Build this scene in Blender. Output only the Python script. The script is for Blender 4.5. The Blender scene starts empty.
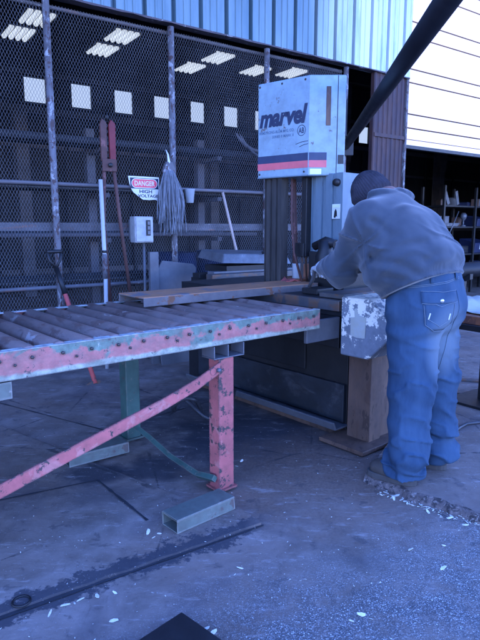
import bpy, bmesh, math, random
import numpy as np
from mathutils import Vector, Matrix, noise as mnoise
from mathutils.bvhtree import BVHTree
random.seed(7)
R = math.radians
SC = bpy.context.scene
COL = SC.collection

# ------------------------------------------------------------------ helpers
class MB:
    """collects faces of one part"""
    def __init__(s): s.v = []; s.f = []; s.sm = []
    def add(s, vs, fs, smooth=False):
        o = len(s.v); s.v += [tuple(v) for v in vs]
        for f in fs: s.f.append([o + i for i in f]); s.sm.append(smooth)
        return s
    def box(s, x0, x1, y0, y1, z0, z1):
        v = [(x, y, z) for x in (x0, x1) for y in (y0, y1) for z in (z0, z1)]
        return s.add(v, [(0,1,3,2),(4,6,7,5),(0,4,5,1),(2,3,7,6),(0,2,6,4),(1,5,7,3)])
    def obox(s, c, ax, ay, az, hx, hy, hz):
        c = Vector(c); ax = Vector(ax).normalized()*hx; ay = Vector(ay).normalized()*hy; az = Vector(az).normalized()*hz
        v = [c + a*ax + b*ay + d*az for a in (-1,1) for b in (-1,1) for d in (-1,1)]
        return s.add(v, [(0,1,3,2),(4,6,7,5),(0,4,5,1),(2,3,7,6),(0,2,6,4),(1,5,7,3)])
    def bar(s, p, q, w, h, up=(0,0,1)):
        p = Vector(p); q = Vector(q); a = (q-p).normalized(); b = a.cross(Vector(up)).normalized(); c = b.cross(a)
        return s.obox((p+q)/2, a, b, c, (q-p).length/2, w/2, h/2)
    def prism(s, poly, e0, ex, ey, ez, h, smooth=False):
        """polygon (x,y list) in plane e0+ex*x+ey*y, extruded by ez*h"""
        e0, ex, ey, ez = map(Vector, (e0, ex, ey, ez)); k = len(poly)
        lo = [e0 + ex*x + ey*y for x, y in poly]; hi = [p + ez*h for p in lo]
        fs = [tuple(range(k))[::-1], tuple(range(k, 2*k))]
        s.add(lo + hi, fs); s.add(lo + hi, [(i, (i+1) % k, k+(i+1) % k, k+i) for i in range(k)], smooth)
        return s
    def tube(s, pts, r, n=10, cap=True, smooth=True):
        pts = [Vector(p) for p in pts]; k = len(pts)
        rs = r if isinstance(r, (list, tuple)) else [r]*k
        prev = None; vs = []
        for i, p in enumerate(pts):
            t = (pts[min(i+1, k-1)] - pts[max(i-1, 0)]).normalized()
            if prev is None:
                a = Vector((0,0,1)) if abs(t.z) < .9 else Vector((1,0,0)); b = t.cross(a).normalized()
            else:
                b = (prev - t*prev.dot(t)).normalized()
            prev = b; c = t.cross(b)
            vs += [p + rs[i]*(b*math.cos(2*math.pi*j/n) + c*math.sin(2*math.pi*j/n)) for j in range(n)]
        fs = [(i*n+j, i*n+(j+1) % n, (i+1)*n+(j+1) % n, (i+1)*n+j) for i in range(k-1) for j in range(n)]
        s.add(vs, fs, smooth)
        if cap:
            s.add(vs[:n], [tuple(range(n))[::-1]]); s.add(vs[-n:], [tuple(range(n))])
        return s
    def lathe(s, prof, c, axis=(0,0,1), n=20):
        c = Vector(c); a = Vector(axis).normalized(); b = a.orthogonal().normalized(); d = a.cross(b); k = len(prof)
        vs = [c + a*z + r*(b*math.cos(2*math.pi*j/n) + d*math.sin(2*math.pi*j/n)) for r, z in prof for j in range(n)]
        return s.add(vs, [(i*n+j, i*n+(j+1) % n, (i+1)*n+(j+1) % n, (i+1)*n+j) for i in range(k-1) for j in range(n)], True)
    def sheet(s, poly, z):
        return s.add([(x, y, z) for x, y in poly], [tuple(range(len(poly)))])
    def build(s, name, mat, parent=None, bevel=0, seg=2):
        me = bpy.data.meshes.new(name); me.from_pydata(s.v, [], s.f)
        me.polygons.foreach_set('use_smooth', s.sm)
        bm = bmesh.new(); bm.from_mesh(me); bmesh.ops.remove_doubles(bm, verts=bm.verts, dist=1e-5)
        bmesh.ops.recalc_face_normals(bm, faces=bm.faces); bm.to_mesh(me); bm.free()
        return link(name, me, mat, parent, bevel, seg)

def link(name, me, mat, parent=None, bevel=0, seg=2):
    if mat: me.materials.append(mat)
    o = bpy.data.objects.new(name, me); COL.objects.link(o)
    if parent: o.parent = parent
    if bevel:
        m = o.modifiers.new('b', 'BEVEL'); m.width = bevel; m.segments = seg; m.limit_method = 'ANGLE'; m.angle_limit = R(40)
    return o
WS = 1.15                                                  # the facade was measured at 1 / WS of its true size
def zs(z): return 1.32+(z-1.32)*WS
def thing(name, label, cat, loc=(0,0,0), rz=0, group=None):
    o = bpy.data.objects.new(name, None); COL.objects.link(o); place(o, loc, rz)
    o.empty_display_size = .1
    return tag(o, label, cat, group)
def tag(o, label, cat, group=None):
    o['label'] = label; o['category'] = cat
    if group: o['group'] = group
    return o
def struct(o): o['kind'] = 'structure'; return o
def place(o, loc, rz=0):
    o.location = loc; o.rotation_euler = (0,0,rz)
    if rz == WALL[1]: o.location.z = zs(loc[2]); o.scale = (WS,)*3
    return o

# ------------------------------------------------------------------ materials
class NT:
    def __init__(s, name):
        s.m = bpy.data.materials.new(name); s.m.use_nodes = True; s.t = s.m.node_tree; s.t.nodes.clear()
        s.out = s.t.nodes.new('ShaderNodeOutputMaterial'); s.b = s.t.nodes.new('ShaderNodeBsdfPrincipled')
        s.t.links.new(s.b.outputs[0], s.out.inputs[0]); s._o = None
    def L(s, a, b): s.t.links.new(a, b)
    def put(s, sock, v):
        if hasattr(v, 'is_linked'): s.L(v, sock)
        elif isinstance(v, (tuple, list)) and len(v) == 3 and sock.type == 'RGBA': sock.default_value = (*v, 1)
        else: sock.default_value = v
    def coord(s, scale=(1,1,1), rnd=False, off=(0,0,0)):
        tc = s.t.nodes.new('ShaderNodeTexCoord'); mp = s.t.nodes.new('ShaderNodeMapping'); s.L(tc.outputs['Object'], mp.inputs[0])
        mp.inputs['Scale'].default_value = scale; mp.inputs['Location'].default_value = off
        if rnd:
            oi = s.t.nodes.new('ShaderNodeObjectInfo'); mu = s.math('MULTIPLY', oi.outputs['Random'], 37.)
            cb = s.t.nodes.new('ShaderNodeCombineXYZ'); s.L(mu, cb.inputs[0]); s.L(mu, cb.inputs[2]); s.L(cb.outputs[0], mp.inputs['Location'])
        return mp.outputs[0]
    def noise(s, vec, scale, detail=5, rough=.6, dist=0):
        n = s.t.nodes.new('ShaderNodeTexNoise'); s.L(vec, n.inputs['Vector']); n.inputs['Scale'].default_value = scale
        n.inputs['Detail'].default_value = detail; n.inputs['Roughness'].default_value = rough; n.inputs['Distortion'].default_value = dist
        return n.outputs['Fac']
    def vor(s, vec, scale, feat='F1', out='Distance'):
        n = s.t.nodes.new('ShaderNodeTexVoronoi'); n.feature = feat; s.L(vec, n.inputs['Vector']); n.inputs['Scale'].default_value = scale
        return n.outputs[out]
    def wave(s, vec, scale, axis='X', dist=0, prof='SIN'):
        n = s.t.nodes.new('ShaderNodeTexWave'); n.bands_direction = axis; n.wave_profile = prof; s.L(vec, n.inputs['Vector'])
        n.inputs['Scale'].default_value = scale; n.inputs['Distortion'].default_value = dist
        return n.outputs['Fac']
    def step(s, fac, a, b):
        n = s.t.nodes.new('ShaderNodeMapRange'); n.inputs[1].default_value = a; n.inputs[2].default_value = b; s.L(fac, n.inputs[0]); n.clamp = True
        return n.outputs[0]
    def math(s, op, a, b=0.):
        n = s.t.nodes.new('ShaderNodeMath'); n.operation = op; s.put(n.inputs[0], a); s.put(n.inputs[1], b); return n.outputs[0]
    def mix(s, fac, a, b, mode='MIX'):
        n = s.t.nodes.new('ShaderNodeMix'); n.data_type = 'RGBA'; n.blend_type = mode
        s.put(n.inputs[0], fac); s.put(n.inputs[6], a); s.put(n.inputs[7], b); return n.outputs[2]
    def xyz(s, vec):
        n = s.t.nodes.new('ShaderNodeSeparateXYZ'); s.L(vec, n.inputs[0]); return n.outputs
    def bump(s, h, strength=.3, dist=.01):
        n = s.t.nodes.new('ShaderNodeBump'); n.inputs['Strength'].default_value = strength; n.inputs['Distance'].default_value = dist
        s.L(h, n.inputs['Height']); s.L(n.outputs[0], s.b.inputs['Normal'])
    def edge(s, radius, vec, scale=14, lo=.62):
        b = s.t.nodes.new('ShaderNodeBevel'); b.samples = 4; b.inputs['Radius'].default_value = radius
        g = s.t.nodes.new('ShaderNodeNewGeometry'); d = s.t.nodes.new('ShaderNodeVectorMath'); d.operation = 'DOT_PRODUCT'
        s.L(b.outputs[0], d.inputs[0]); s.L(g.outputs['Normal'], d.inputs[1])
        e = s.step(d.outputs['Value'], .995, .80)
        return s.step(s.math('ADD', s.math('MULTIPLY', e, .30), s.noise(vec, scale, 7, .7)), lo, lo+.03)
    def done(s, col, rough=.6, metal=0., spec=.4):
        s.put(s.b.inputs['Base Color'], col); s.put(s.b.inputs['Roughness'], rough); s.put(s.b.inputs['Metallic'], metal)
        s.b.inputs['Specular IOR Level'].default_value = spec
        return s.m

def worn(name, base, var=.25, sc=4, chips=None, dirt=None, second=None, rough=.6, metal=0., bmp=.15, vs=(1,1,1), rnd=False, fine=60, spec=.4, edge=None):
    t = NT(name); v = t.coord(vs, rnd)
    n1 = t.noise(v, sc, 6, .65); n2 = t.noise(v, sc*3.1, 6, .7)
    lo = tuple(c*(1-var) for c in base); hi = tuple(min(1, c*(1+var)) for c in base)
    col = t.mix(t.step(n1, .3, .7), lo, hi)
    if second: col = t.mix(t.step(t.noise(v, second[2], 5, .65, .6), second[1]-.03, second[1]+.03), col, second[0])
    if dirt: col = t.mix(t.math('MULTIPLY', t.step(n2, .42, .75), dirt[1]), col, dirt[0])
    h = n2
    if chips:
        f = t.step(t.noise(v, chips[2], 8, .7, .4), chips[1]-.012, chips[1]+.012)
        col = t.mix(f, col, chips[0]); h = t.math('SUBTRACT', t.math('MULTIPLY', n2, .4), f)
    if edge: col = t.mix(t.edge(edge[1], v, edge[2], edge[3]), col, edge[0])
    fn = t.noise(v, fine, 3, .6)
    t.bump(t.math('ADD', h, t.math('MULTIPLY', fn, .5)), bmp, .004)
    return t.done(col, t.math('ADD', t.math('MULTIPLY', n2, .3), rough-.15), metal, spec)

m_steel = worn('bare_steel', (.075,.07,.07), .4, 6, second=((.12,.075,.05), .55, 7), chips=((.16,.07,.03), .62, 7), rough=.5, metal=.3, bmp=.2)
m_dark = worn('dark_machine_paint', (.009,.009,.010), .4, 5, dirt=((.022,.019,.017), .5), rough=.5, bmp=.15)
m_guide = worn('worn_guide_steel', (.05,.046,.042), .4, 4, dirt=((.02,.018,.016), .6), rough=.45, vs=(3,3,.5), bmp=.1)
m_greasy = worn('greasy_blue_grey_plate', (.020,.022,.026), .5, 2.5, second=((.045,.045,.048), .57, 4), dirt=((.012,.012,.012), .8), rough=.45, vs=(1,1,1.6), bmp=.1)
m_bolt = worn('greasy_bolt', (.035,.028,.026), .5, 40, rough=.5)
m_black = worn('black_paint', (.008,.008,.009), .4, 8, rough=.5)
m_pink = worn('faded_red_paint', (.37,.108,.10), .2, 5, chips=((.07,.045,.045), .615, 22), second=((.42,.175,.155), .58, 7), dirt=((.15,.06,.05), .65), rough=.55, bmp=.25, edge=((.05,.04,.038), .012, 16, .57))
m_green = worn('teal_machine_paint', (.045,.085,.07), .35, 5, edge=((.12,.11,.09), .01, 15, .62), chips=((.07,.05,.04), .62, 14), rough=.55, bmp=.25)
m_tubegr = worn('grey_green_tube', (.11,.125,.105), .25, 5, edge=((.22,.21,.185), .008, 12, .66), chips=((.09,.07,.06), .60, 9), dirt=((.07,.06,.05), .6), rough=.6, bmp=.25)
m_roller = worn('roller_steel', (.21,.16,.14), .35, 5, chips=((.36,.31,.28), .63, 12), second=((.13,.09,.08), .57, 7), dirt=((.17,.09,.06), .5), rough=.42, metal=.45, vs=(1,.45,1), bmp=.25, rnd=True)
m_rust = worn('rusty_steel', (.20,.08,.034), .4, 5, second=((.10,.045,.028), .55, 8), chips=((.28,.13,.055), .66, 14), rough=.8, bmp=.4)
m_flash = worn('flaking_flashing', (.05,.04,.045), .4, 6, chips=((.22,.22,.22), .60, 14), rough=.7)
m_rustcol = worn('rust_red_sheet', (.045,.024,.022), .4, 3, second=((.038,.024,.03), .52, 5), dirt=((.03,.02,.025), .6), rough=.7, vs=(2.5,2.5,.6), bmp=.2)
m_brown = worn('brown_grey_plate', (.10,.06,.038), .35, 3, edge=((.05,.03,.02), .01, 9, .58), second=((.075,.042,.026), .58, 5), dirt=((.05,.04,.04), .5), rough=.65, vs=(2,2,.8), bmp=.2)
m_head = worn('pale_blue_grey_enamel', (.225,.295,.33), .06, 4, dirt=((.12,.14,.15), .55), chips=((.10,.085,.08), .69, 9), edge=((.10,.09,.085), .010, 12, .63), rough=.45, bmp=.05)
m_headcol = worn('grey_enamel_column', (.125,.165,.19), .15, 4, dirt=((.10,.13,.16), .6), chips=((.08,.08,.09), .68, 12), rough=.5, vs=(3,3,.7), bmp=.1)
m_stripe_navy = worn('navy_stripe', (.022,.03,.07), .2, 8, rough=.5, bmp=.03)
m_stripe_red = worn('red_stripe', (.50,.10,.11), .15, 8, dirt=((.35,.1,.12), .4), rough=.5, bmp=.03)
m_ink = worn('dark_blue_ink', (.012,.018,.05), .1, 8, rough=.5, bmp=0)
m_inkfaint = worn('faded_ink', (.07,.11,.17), .2, 30, rough=.5, bmp=0)
m_white = worn('white_enamel', (.56,.57,.54), .08, 6, dirt=((.4,.4,.38), .3), rough=.4, bmp=.03)
m_yellow = worn('cream_sticker', (.62,.66,.38), .1, 9, rough=.5, bmp=0)
m_redsign = worn('sign_red', (.58,.07,.10), .1, 9, rough=.45, bmp=0)
m_galv = worn('galvanised_wire', (.20,.205,.22), .3, 3, rough=.5, metal=.4, bmp=0)
m_post = worn('weathered_post_paint', (.10,.097,.105), .4, 9, chips=((.055,.035,.032), .55, 30), second=((.27,.27,.28), .575, 24), rough=.7, vs=(1,1,.5), bmp=.3)
m_rail = worn('fence_rail_grey', (.085,.08,.085), .4, 7, chips=((.30,.30,.30), .66, 16), second=((.14,.08,.06), .6, 5), rough=.6, vs=(.5,2,2), bmp=.2)
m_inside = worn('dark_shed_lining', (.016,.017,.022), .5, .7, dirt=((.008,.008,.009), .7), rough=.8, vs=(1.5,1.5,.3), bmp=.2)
m_girt = worn('dull_timber_girt', (.075,.07,.075), .35, 1.5, rough=.8, vs=(.3,2,2))
m_boom = worn('dark_boom_paint', (.007,.0075,.011), .4, 4, dirt=((.014,.015,.02), .5), rough=.45, bmp=.1)
m_gray = worn('grey_sheet_metal', (.115,.115,.122), .2, 5, dirt=((.08,.08,.09), .5), chips=((.3,.3,.3), .7, 10), rough=.5, metal=.2)
m_boxgrey = worn('grey_switch_enamel', (.33,.34,.34), .12, 6, dirt=((.14,.14,.14), .5), chips=((.14,.10,.08), .68, 12), rough=.5)
m_mop = worn('grey_mop_cotton', (.17,.18,.20), .35, 9, dirt=((.13,.13,.14), .6), rough=.95, bmp=.5, fine=200)
m_cup = worn('pale_plastic', (.42,.47,.52), .1, 9, rough=.4)
m_pole = worn('white_pole_paint', (.36,.37,.38), .15, 8, chips=((.15,.13,.12), .62, 20), rough=.5, vs=(1,1,.4))
m_wood = worn('old_wood_handle', (.34,.27,.22), .25, 4, rough=.7, vs=(4,4,.5))
m_redwood = worn('red_shovel_paint', (.42,.09,.08), .2, 7, chips=((.15,.10,.09), .62, 16), rough=.6)
m_tongs = worn('rusted_tong_steel', (.075,.037,.03), .3, 6, second=((.15,.07,.06), .62, 9), rough=.75, bmp=.3)
m_tongred = worn('dark_red_paint', (.12,.012,.015), .2, 6, rough=.6)
m_rubber = worn('boot_leather', (.045,.037,.030), .3, 9, dirt=((.06,.055,.05), .6), rough=.75, bmp=.3)
m_sole = worn('boot_sole', (.055,.05,.046), .3, 12, rough=.85, bmp=.3)
m_hat = worn('knit_wool_hat', (.035,.033,.042), .3, 20, rough=1, bmp=.4, fine=220, spec=.1)
m_skin = worn('brown_skin', (.16,.085,.06), .15, 9, rough=.55, bmp=.1)
m_hair = worn('black_hair', (.012,.010,.010), .3, 60, rough=.8)
m_glove = worn('pale_work_glove', (.42,.44,.46), .3, 25, dirt=((.12,.12,.12), .6), rough=.95, bmp=.4, fine=240)
m_thread = worn('pale_stitching', (.15,.18,.21), .2, 40, rough=.9)
m_brass = worn('metal_button', (.62,.60,.55), .2, 30, rough=.35, metal=.8)
m_paper = worn('pale_paper', (.36,.35,.28), .1, 4, dirt=((.4,.45,.5), .4), rough=.8, bmp=.1)
m_chip = worn('pale_wood_chips', (.62,.60,.50), .25, 50, rough=.8)
m_cable = worn('black_cable', (.03,.03,.035), .3, 8, rough=.5)
m_bluebin = worn('blue_plastic_bin', (.014,.018,.05), .25, 6, rough=.5)
m_tin = worn('dull_tin', (.115,.12,.13), .35, 5, dirt=((.05,.05,.055), .6), chips=((.2,.2,.2), .68, 10), rough=.45, metal=.3)
m_redrag = worn('dull_red_rag', (.26,.07,.06), .3, 14, rough=.95, bmp=.4)

def conveyor_rail_mat():
    t = NT('layered_rail_paint'); v = t.coord(); z = t.xyz(v)[2]
    n1 = t.noise(v, 6, 6, .65, .5); n2 = t.noise(v, 22, 6, .7); n3 = t.noise(t.coord(off=(3.1,0,1.7)), 5, 6, .7, .8)
    col = t.mix(t.step(n2, .3, .7), (.29,.095,.088), (.43,.185,.16))
    g = t.mix(t.step(n2, .35, .65), (.07,.11,.085), (.17,.235,.185))
    up = t.step(z, .83, .878)                       # the green coat survives along the top edge
    f = t.step(t.math('ADD', n1, t.math('MULTIPLY', up, .13)), .545, .59)
    col = t.mix(f, col, g)
    low = t.step(t.math('SUBTRACT', t.math('MULTIPLY', n3, .045), t.math('SUBTRACT', z, .768)), -.008, .002)
    col = t.mix(low, col, t.mix(t.step(n2, .4, .6), (.20,.23,.17), (.38,.40,.31)))
    ch = t.step(t.noise(v, 24, 8, .7, .3), .63, .645)
    col = t.mix(ch, col, (.07,.05,.05))
    col = t.mix(t.math('MULTIPLY', t.step(t.noise(t.coord((.6,1,1), off=(2,9,4)), 9, 7, .7), .52, .68), .6), col, (.16,.085,.065))
    col = t.mix(t.edge(.010, v, 18, .60), col, (.07,.055,.05))
    col = t.mix(t.math('MULTIPLY', t.step(t.noise(t.coord((1,1,1.5), off=(8,1,3)), 14, 8, .75), .42, .66), .55), col, (.13,.10,.09))
    col = t.mix(t.step(z, .8775, .8785), col, t.mix(t.step(n2, .4, .6), (.20,.20,.19), (.42,.43,.40)))
    ch2 = t.step(t.noise(t.coord(off=(7,2,5)), 12, 8, .65, .3), .67, .685)
    col = t.mix(ch2, col, (.62,.64,.58))
    t.bump(t.math('SUBTRACT', n2, t.math('ADD', ch, ch2)), .35, .004)
    return t.done(col, .55, 0)
m_convrail = conveyor_rail_mat()

def siding_mat():
    t = NT('galvanised_siding'); v = t.coord((1,1,.12)); v2 = t.coord(); p = t.xyz(t.coord())
    n1 = t.noise(v, 9, 6, .7); n2 = t.noise(t.coord((1,1,.05), off=(4,4,4)), 24, 5, .7)
    col = t.mix(t.step(n1, .3, .7), (.075,.125,.155), (.135,.195,.225))
    col = t.mix(t.math('MULTIPLY', t.step(n2, .55, .75), .5), col, (.06,.085,.10))
    new = t.step(t.math('ADD', p[0], t.math('MULTIPLY', t.noise(v, 3, 4, .6), .7)), 2.15, 3.0)   # stronger light toward the corner, painted in as paler siding
    col = t.mix(new, col, t.mix(t.math('MULTIPLY', t.step(n1, .5, .72), .75), (.50,.55,.52), (.20,.28,.33)))
    t.bump(n1, .1, .01)
    return t.done(col, .45, .1)
m_siding = siding_mat()
def door_mat():
    t = NT('white_door_enamel'); n1 = t.noise(t.coord((.25,1,2)), 4, 6, .7); n2 = t.noise(t.coord((.15,1,3), off=(2,0,1)), 11, 6, .7)
    col = t.mix(t.step(n1, .35, .7), (.86,.62,.42), (.80,.60,.41))
    col = t.mix(t.math('MULTIPLY', t.step(n2, .62, .75), .5), col, (.45,.45,.40))
    return t.done(col, .4)
m_door = door_mat()

def ground_mat(kind):
    t = NT(kind); v = t.coord(); p = t.xyz(v)
    nb = t.noise(v, .9, 6, .6); nm = t.noise(v, 3.5, 7, .68, .3); nf = t.noise(v, 60, 5, .7)
    col = t.mix(t.step(nm, .32, .68), (.105,.085,.07), (.275,.23,.195))
    col = t.mix(t.math('MULTIPLY', t.step(nb, .40, .62), .6), col, (.15,.10,.068))          # rusty dust
    st = t.step(t.noise(t.coord(off=(5,3,0)), 1.7, 6, .6, .5), .53, .66)                        # oil
    col = t.mix(t.math('MULTIPLY', st, .6), col, (.085,.075,.075))
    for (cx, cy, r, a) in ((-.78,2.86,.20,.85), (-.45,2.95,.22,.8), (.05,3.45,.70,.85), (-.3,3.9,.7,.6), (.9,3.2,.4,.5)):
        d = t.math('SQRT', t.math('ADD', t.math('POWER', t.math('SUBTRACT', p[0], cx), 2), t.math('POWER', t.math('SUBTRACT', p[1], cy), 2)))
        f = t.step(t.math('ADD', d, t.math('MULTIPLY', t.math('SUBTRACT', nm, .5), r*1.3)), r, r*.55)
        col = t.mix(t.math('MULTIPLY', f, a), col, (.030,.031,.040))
    d = t.math('SQRT', t.math('ADD', t.math('POWER', t.math('SUBTRACT', p[0], .40), 2), t.math('POWER', t.math('SUBTRACT', p[1], 2.85), 2)))
    f = t.step(t.math('ADD', d, t.math('MULTIPLY', t.math('SUBTRACT', t.noise(v, 2.2, 7, .68), .5), 1.2)), .75, .30)
    col = t.mix(t.math('MULTIPLY', f, .7), col, t.mix(t.step(nf, .35, .65), (.105,.066,.042), (.19,.13,.09)))   # rust dust round the saw
    # small stains, drips and scuffs
    sp = t.step(t.noise(t.coord(off=(1,8,0)), 11, 5, .62, .4), .60, .66); col = t.mix(t.math('MULTIPLY', sp, .55), col, (.06,.052,.05))
    sc2 = t.step(t.noise(t.coord((1,3.5,1), off=(6,2,0)), 6, 8, .75, .2), .56, .66); col = t.mix(t.math('MULTIPLY', sc2, .45), col, (.42,.37,.33))
    dk = t.step(t.noise(t.coord((3,1,1), off=(2,5,0)), 5, 8, .75, .3), .57, .68); col = t.mix(t.math('MULTIPLY', dk, .5), col, (.075,.062,.055))
    cr = t.vor(t.coord(off=(.3,.2,0)), 1.1, 'DISTANCE_TO_EDGE')
    crn = t.step(t.math('ADD', cr, t.math('MULTIPLY', t.noise(v, 8, 6, .7), .05)), .031, .027)
    col = t.mix(t.math('MULTIPLY', crn, t.math('MULTIPLY', t.step(nb, .48, .52), .7)), col, (.03,.028,.03))
    # grime packed along the edge of the slab
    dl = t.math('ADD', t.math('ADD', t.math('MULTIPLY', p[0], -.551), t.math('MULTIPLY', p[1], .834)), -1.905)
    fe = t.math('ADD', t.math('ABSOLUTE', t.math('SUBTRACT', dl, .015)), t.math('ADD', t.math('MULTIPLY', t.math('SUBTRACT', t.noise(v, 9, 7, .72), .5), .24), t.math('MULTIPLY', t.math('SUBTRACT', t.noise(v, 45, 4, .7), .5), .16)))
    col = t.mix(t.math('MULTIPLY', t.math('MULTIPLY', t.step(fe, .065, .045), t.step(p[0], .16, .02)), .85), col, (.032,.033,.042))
    h = t.math('ADD', t.math('MULTIPLY', nf, .4), nm)
    if kind == 'yard':
        # pebbles worn free of the binder in front of the slab
        line = t.math('ADD', t.math('MULTIPLY', p[0], .62), t.math('MULTIPLY', p[1], -1.))
        zone = t.step(t.math('ADD', line, t.math('MULTIPLY', nb, .9)), -1.60, -1.0)
        vj = t.mix(.06, v, t.vor(v, 37, 'F1', 'Color')); vo = t.vor(vj, 190); vc = t.vor(vj, 190, 'F1', 'Color'); rnd = t.xyz(vc)[0]
        peb = t.mix(t.step(rnd, .1, .95), (.07,.065,.06), (.40,.38,.36)); peb = t.mix(t.step(rnd, .93, .95), peb, (.70,.69,.64))
        peb = t.mix(t.step(vo, .35, .62), peb, (.07,.07,.075))
        k = t.math('MULTIPLY', zone, t.step(t.noise(v, 7, 6, .7), .33, .55))
        col = t.mix(t.math('MULTIPLY', k, .85), col, peb)
        h = t.math('ADD', h, t.math('MULTIPLY', k, t.math('MULTIPLY', vo, -.7)))
    spk = t.step(t.noise(v, 130, 2, .5), .70, .74)
    col = t.mix(t.math('MULTIPLY', spk, .6), col, (.42,.42,.42))
    t.bump(h, .45, .012)
    return t.done(col, t.math('SUBTRACT', .85, t.math('MULTIPLY', st, .25)), 0, .35)
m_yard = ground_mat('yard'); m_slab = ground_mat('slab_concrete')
m_earth = worn('crumbled_concrete_edge', (.12,.095,.082), .5, 30, chips=((.22,.185,.16), .58, 45), second=((.04,.034,.032), .53, 22), rough=.95, bmp=.6)
m_joint = worn('joint_dirt', (.025,.025,.03), .3, 9, rough=.9)

def denim_mat():
    t = NT('washed_denim'); v = t.coord(); p = t.xyz(v)
    n = t.noise(t.coord((1,1,.35)), 7, 6, .65); w = t.noise(t.coord((1,1,.15)), 160, 3, .7)
    col = t.mix(t.step(n, .3, .75), (.022,.037,.066), (.062,.094,.145))
    def fade(c, r, z, rz, a):
        q = t.math('ADD', t.math('POWER', t.math('DIVIDE', t.math('SUBTRACT', p[0], c[0]), r), 2), t.math('POWER', t.math('DIVIDE', t.math('SUBTRACT', p[2], z), rz), 2))
        return t.math('MULTIPLY', t.step(t.math('ADD', q, t.math('MULTIPLY', n, .5)), 1.4, .2), a)
    col = t.mix(fade((.06,0), .13, .74, .22, .75), col, (.19,.225,.25))
    col = t.mix(t.math('MULTIPLY', w, .35), col, (.05,.075,.125))
    t.bump(t.math('ADD', w, n), .25, .003)
    return t.done(col, .9, 0, .15)
m_denim = denim_mat()
def fleece_mat():
    t = NT('grey_fleece'); n = t.noise(t.coord(), 5, 6, .6); f = t.noise(t.coord(), 220, 3, .6)
    col = t.mix(t.step(n, .3, .7), (.030,.036,.046), (.056,.064,.078))
    s = t.step(t.noise(t.coord(off=(3,1,2)), 17, 4, .55), .70, .73)
    col = t.mix(t.math('MULTIPLY', s, .6), col, (.03,.03,.04))
    t.bump(f, .3, .003); t.b.inputs['Sheen Weight'].default_value = .25
    return t.done(col, .95, 0, .1)
m_fleece = fleece_mat()
def emit(name, c, s):
    t = NT(name); t.b.inputs['Emission Color'].default_value = (*c, 1); t.b.inputs['Emission Strength'].default_value = s
    return t.done((.6,.6,.6), .5)
m_lamp = emit('fluorescent_tube', (1,.98,.55), .12)
m_pane = emit('daylit_window_pane', (.92,1,.72), .105)
def peel_mat():
    t = NT('peeled_white_paint'); v = t.coord(); p = t.xyz(v)
    n = t.noise(v, 16, 9, .72, .1); n2 = t.noise(v, 30, 6, .7)
    col = t.mix(t.step(n2, .3, .7), (.13,.14,.16), (.19,.20,.22))
    up = t.math('ADD', t.math('MULTIPLY', t.step(p[2], .62, .95), .16), n)
    f = t.step(up, .60, .61)
    col = t.mix(f, col, (.70,.66,.54))
    t.bump(t.math('ADD', f, t.math('MULTIPLY', n2, .3)), .4, .003)
    return t.done(col, .5)
m_peel = peel_mat()

# ------------------------------------------------------------------ text
def text_mesh(name, body, mat, parent, origin, ex, ey, width, height, shear=0, bold=0., lift=.0012, spacing=1.):
    c = bpy.data.curves.new(name, 'FONT'); c.body = body; c.size = 1; c.shear = shear; c.offset = bold; c.space_character = spacing
    c.resolution_u = 4
    tmp = bpy.data.objects.new(name, c); COL.objects.link(tmp)
    dg = bpy.context.evaluated_depsgraph_get(); me = bpy.data.meshes.new_from_object(tmp.evaluated_get(dg))
    bpy.data.objects.remove(tmp)
    xs = [v.co.x for v in me.vertices]; ys = [v.co.y for v in me.vertices]
    sx = width/(max(xs)-min(xs)); sy = height/(max(ys)-min(ys)); ex = Vector(ex).normalized(); ey = Vector(ey).normalized(); ez = ex.cross(ey); o = Vector(origin)
    for v in me.vertices:
        a = (v.co.x-min(xs))*sx; b = (v.co.y-min(ys))*sy; v.co = o + ex*a + ey*b + ez*lift
    return link(name, me, mat, parent)

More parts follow.
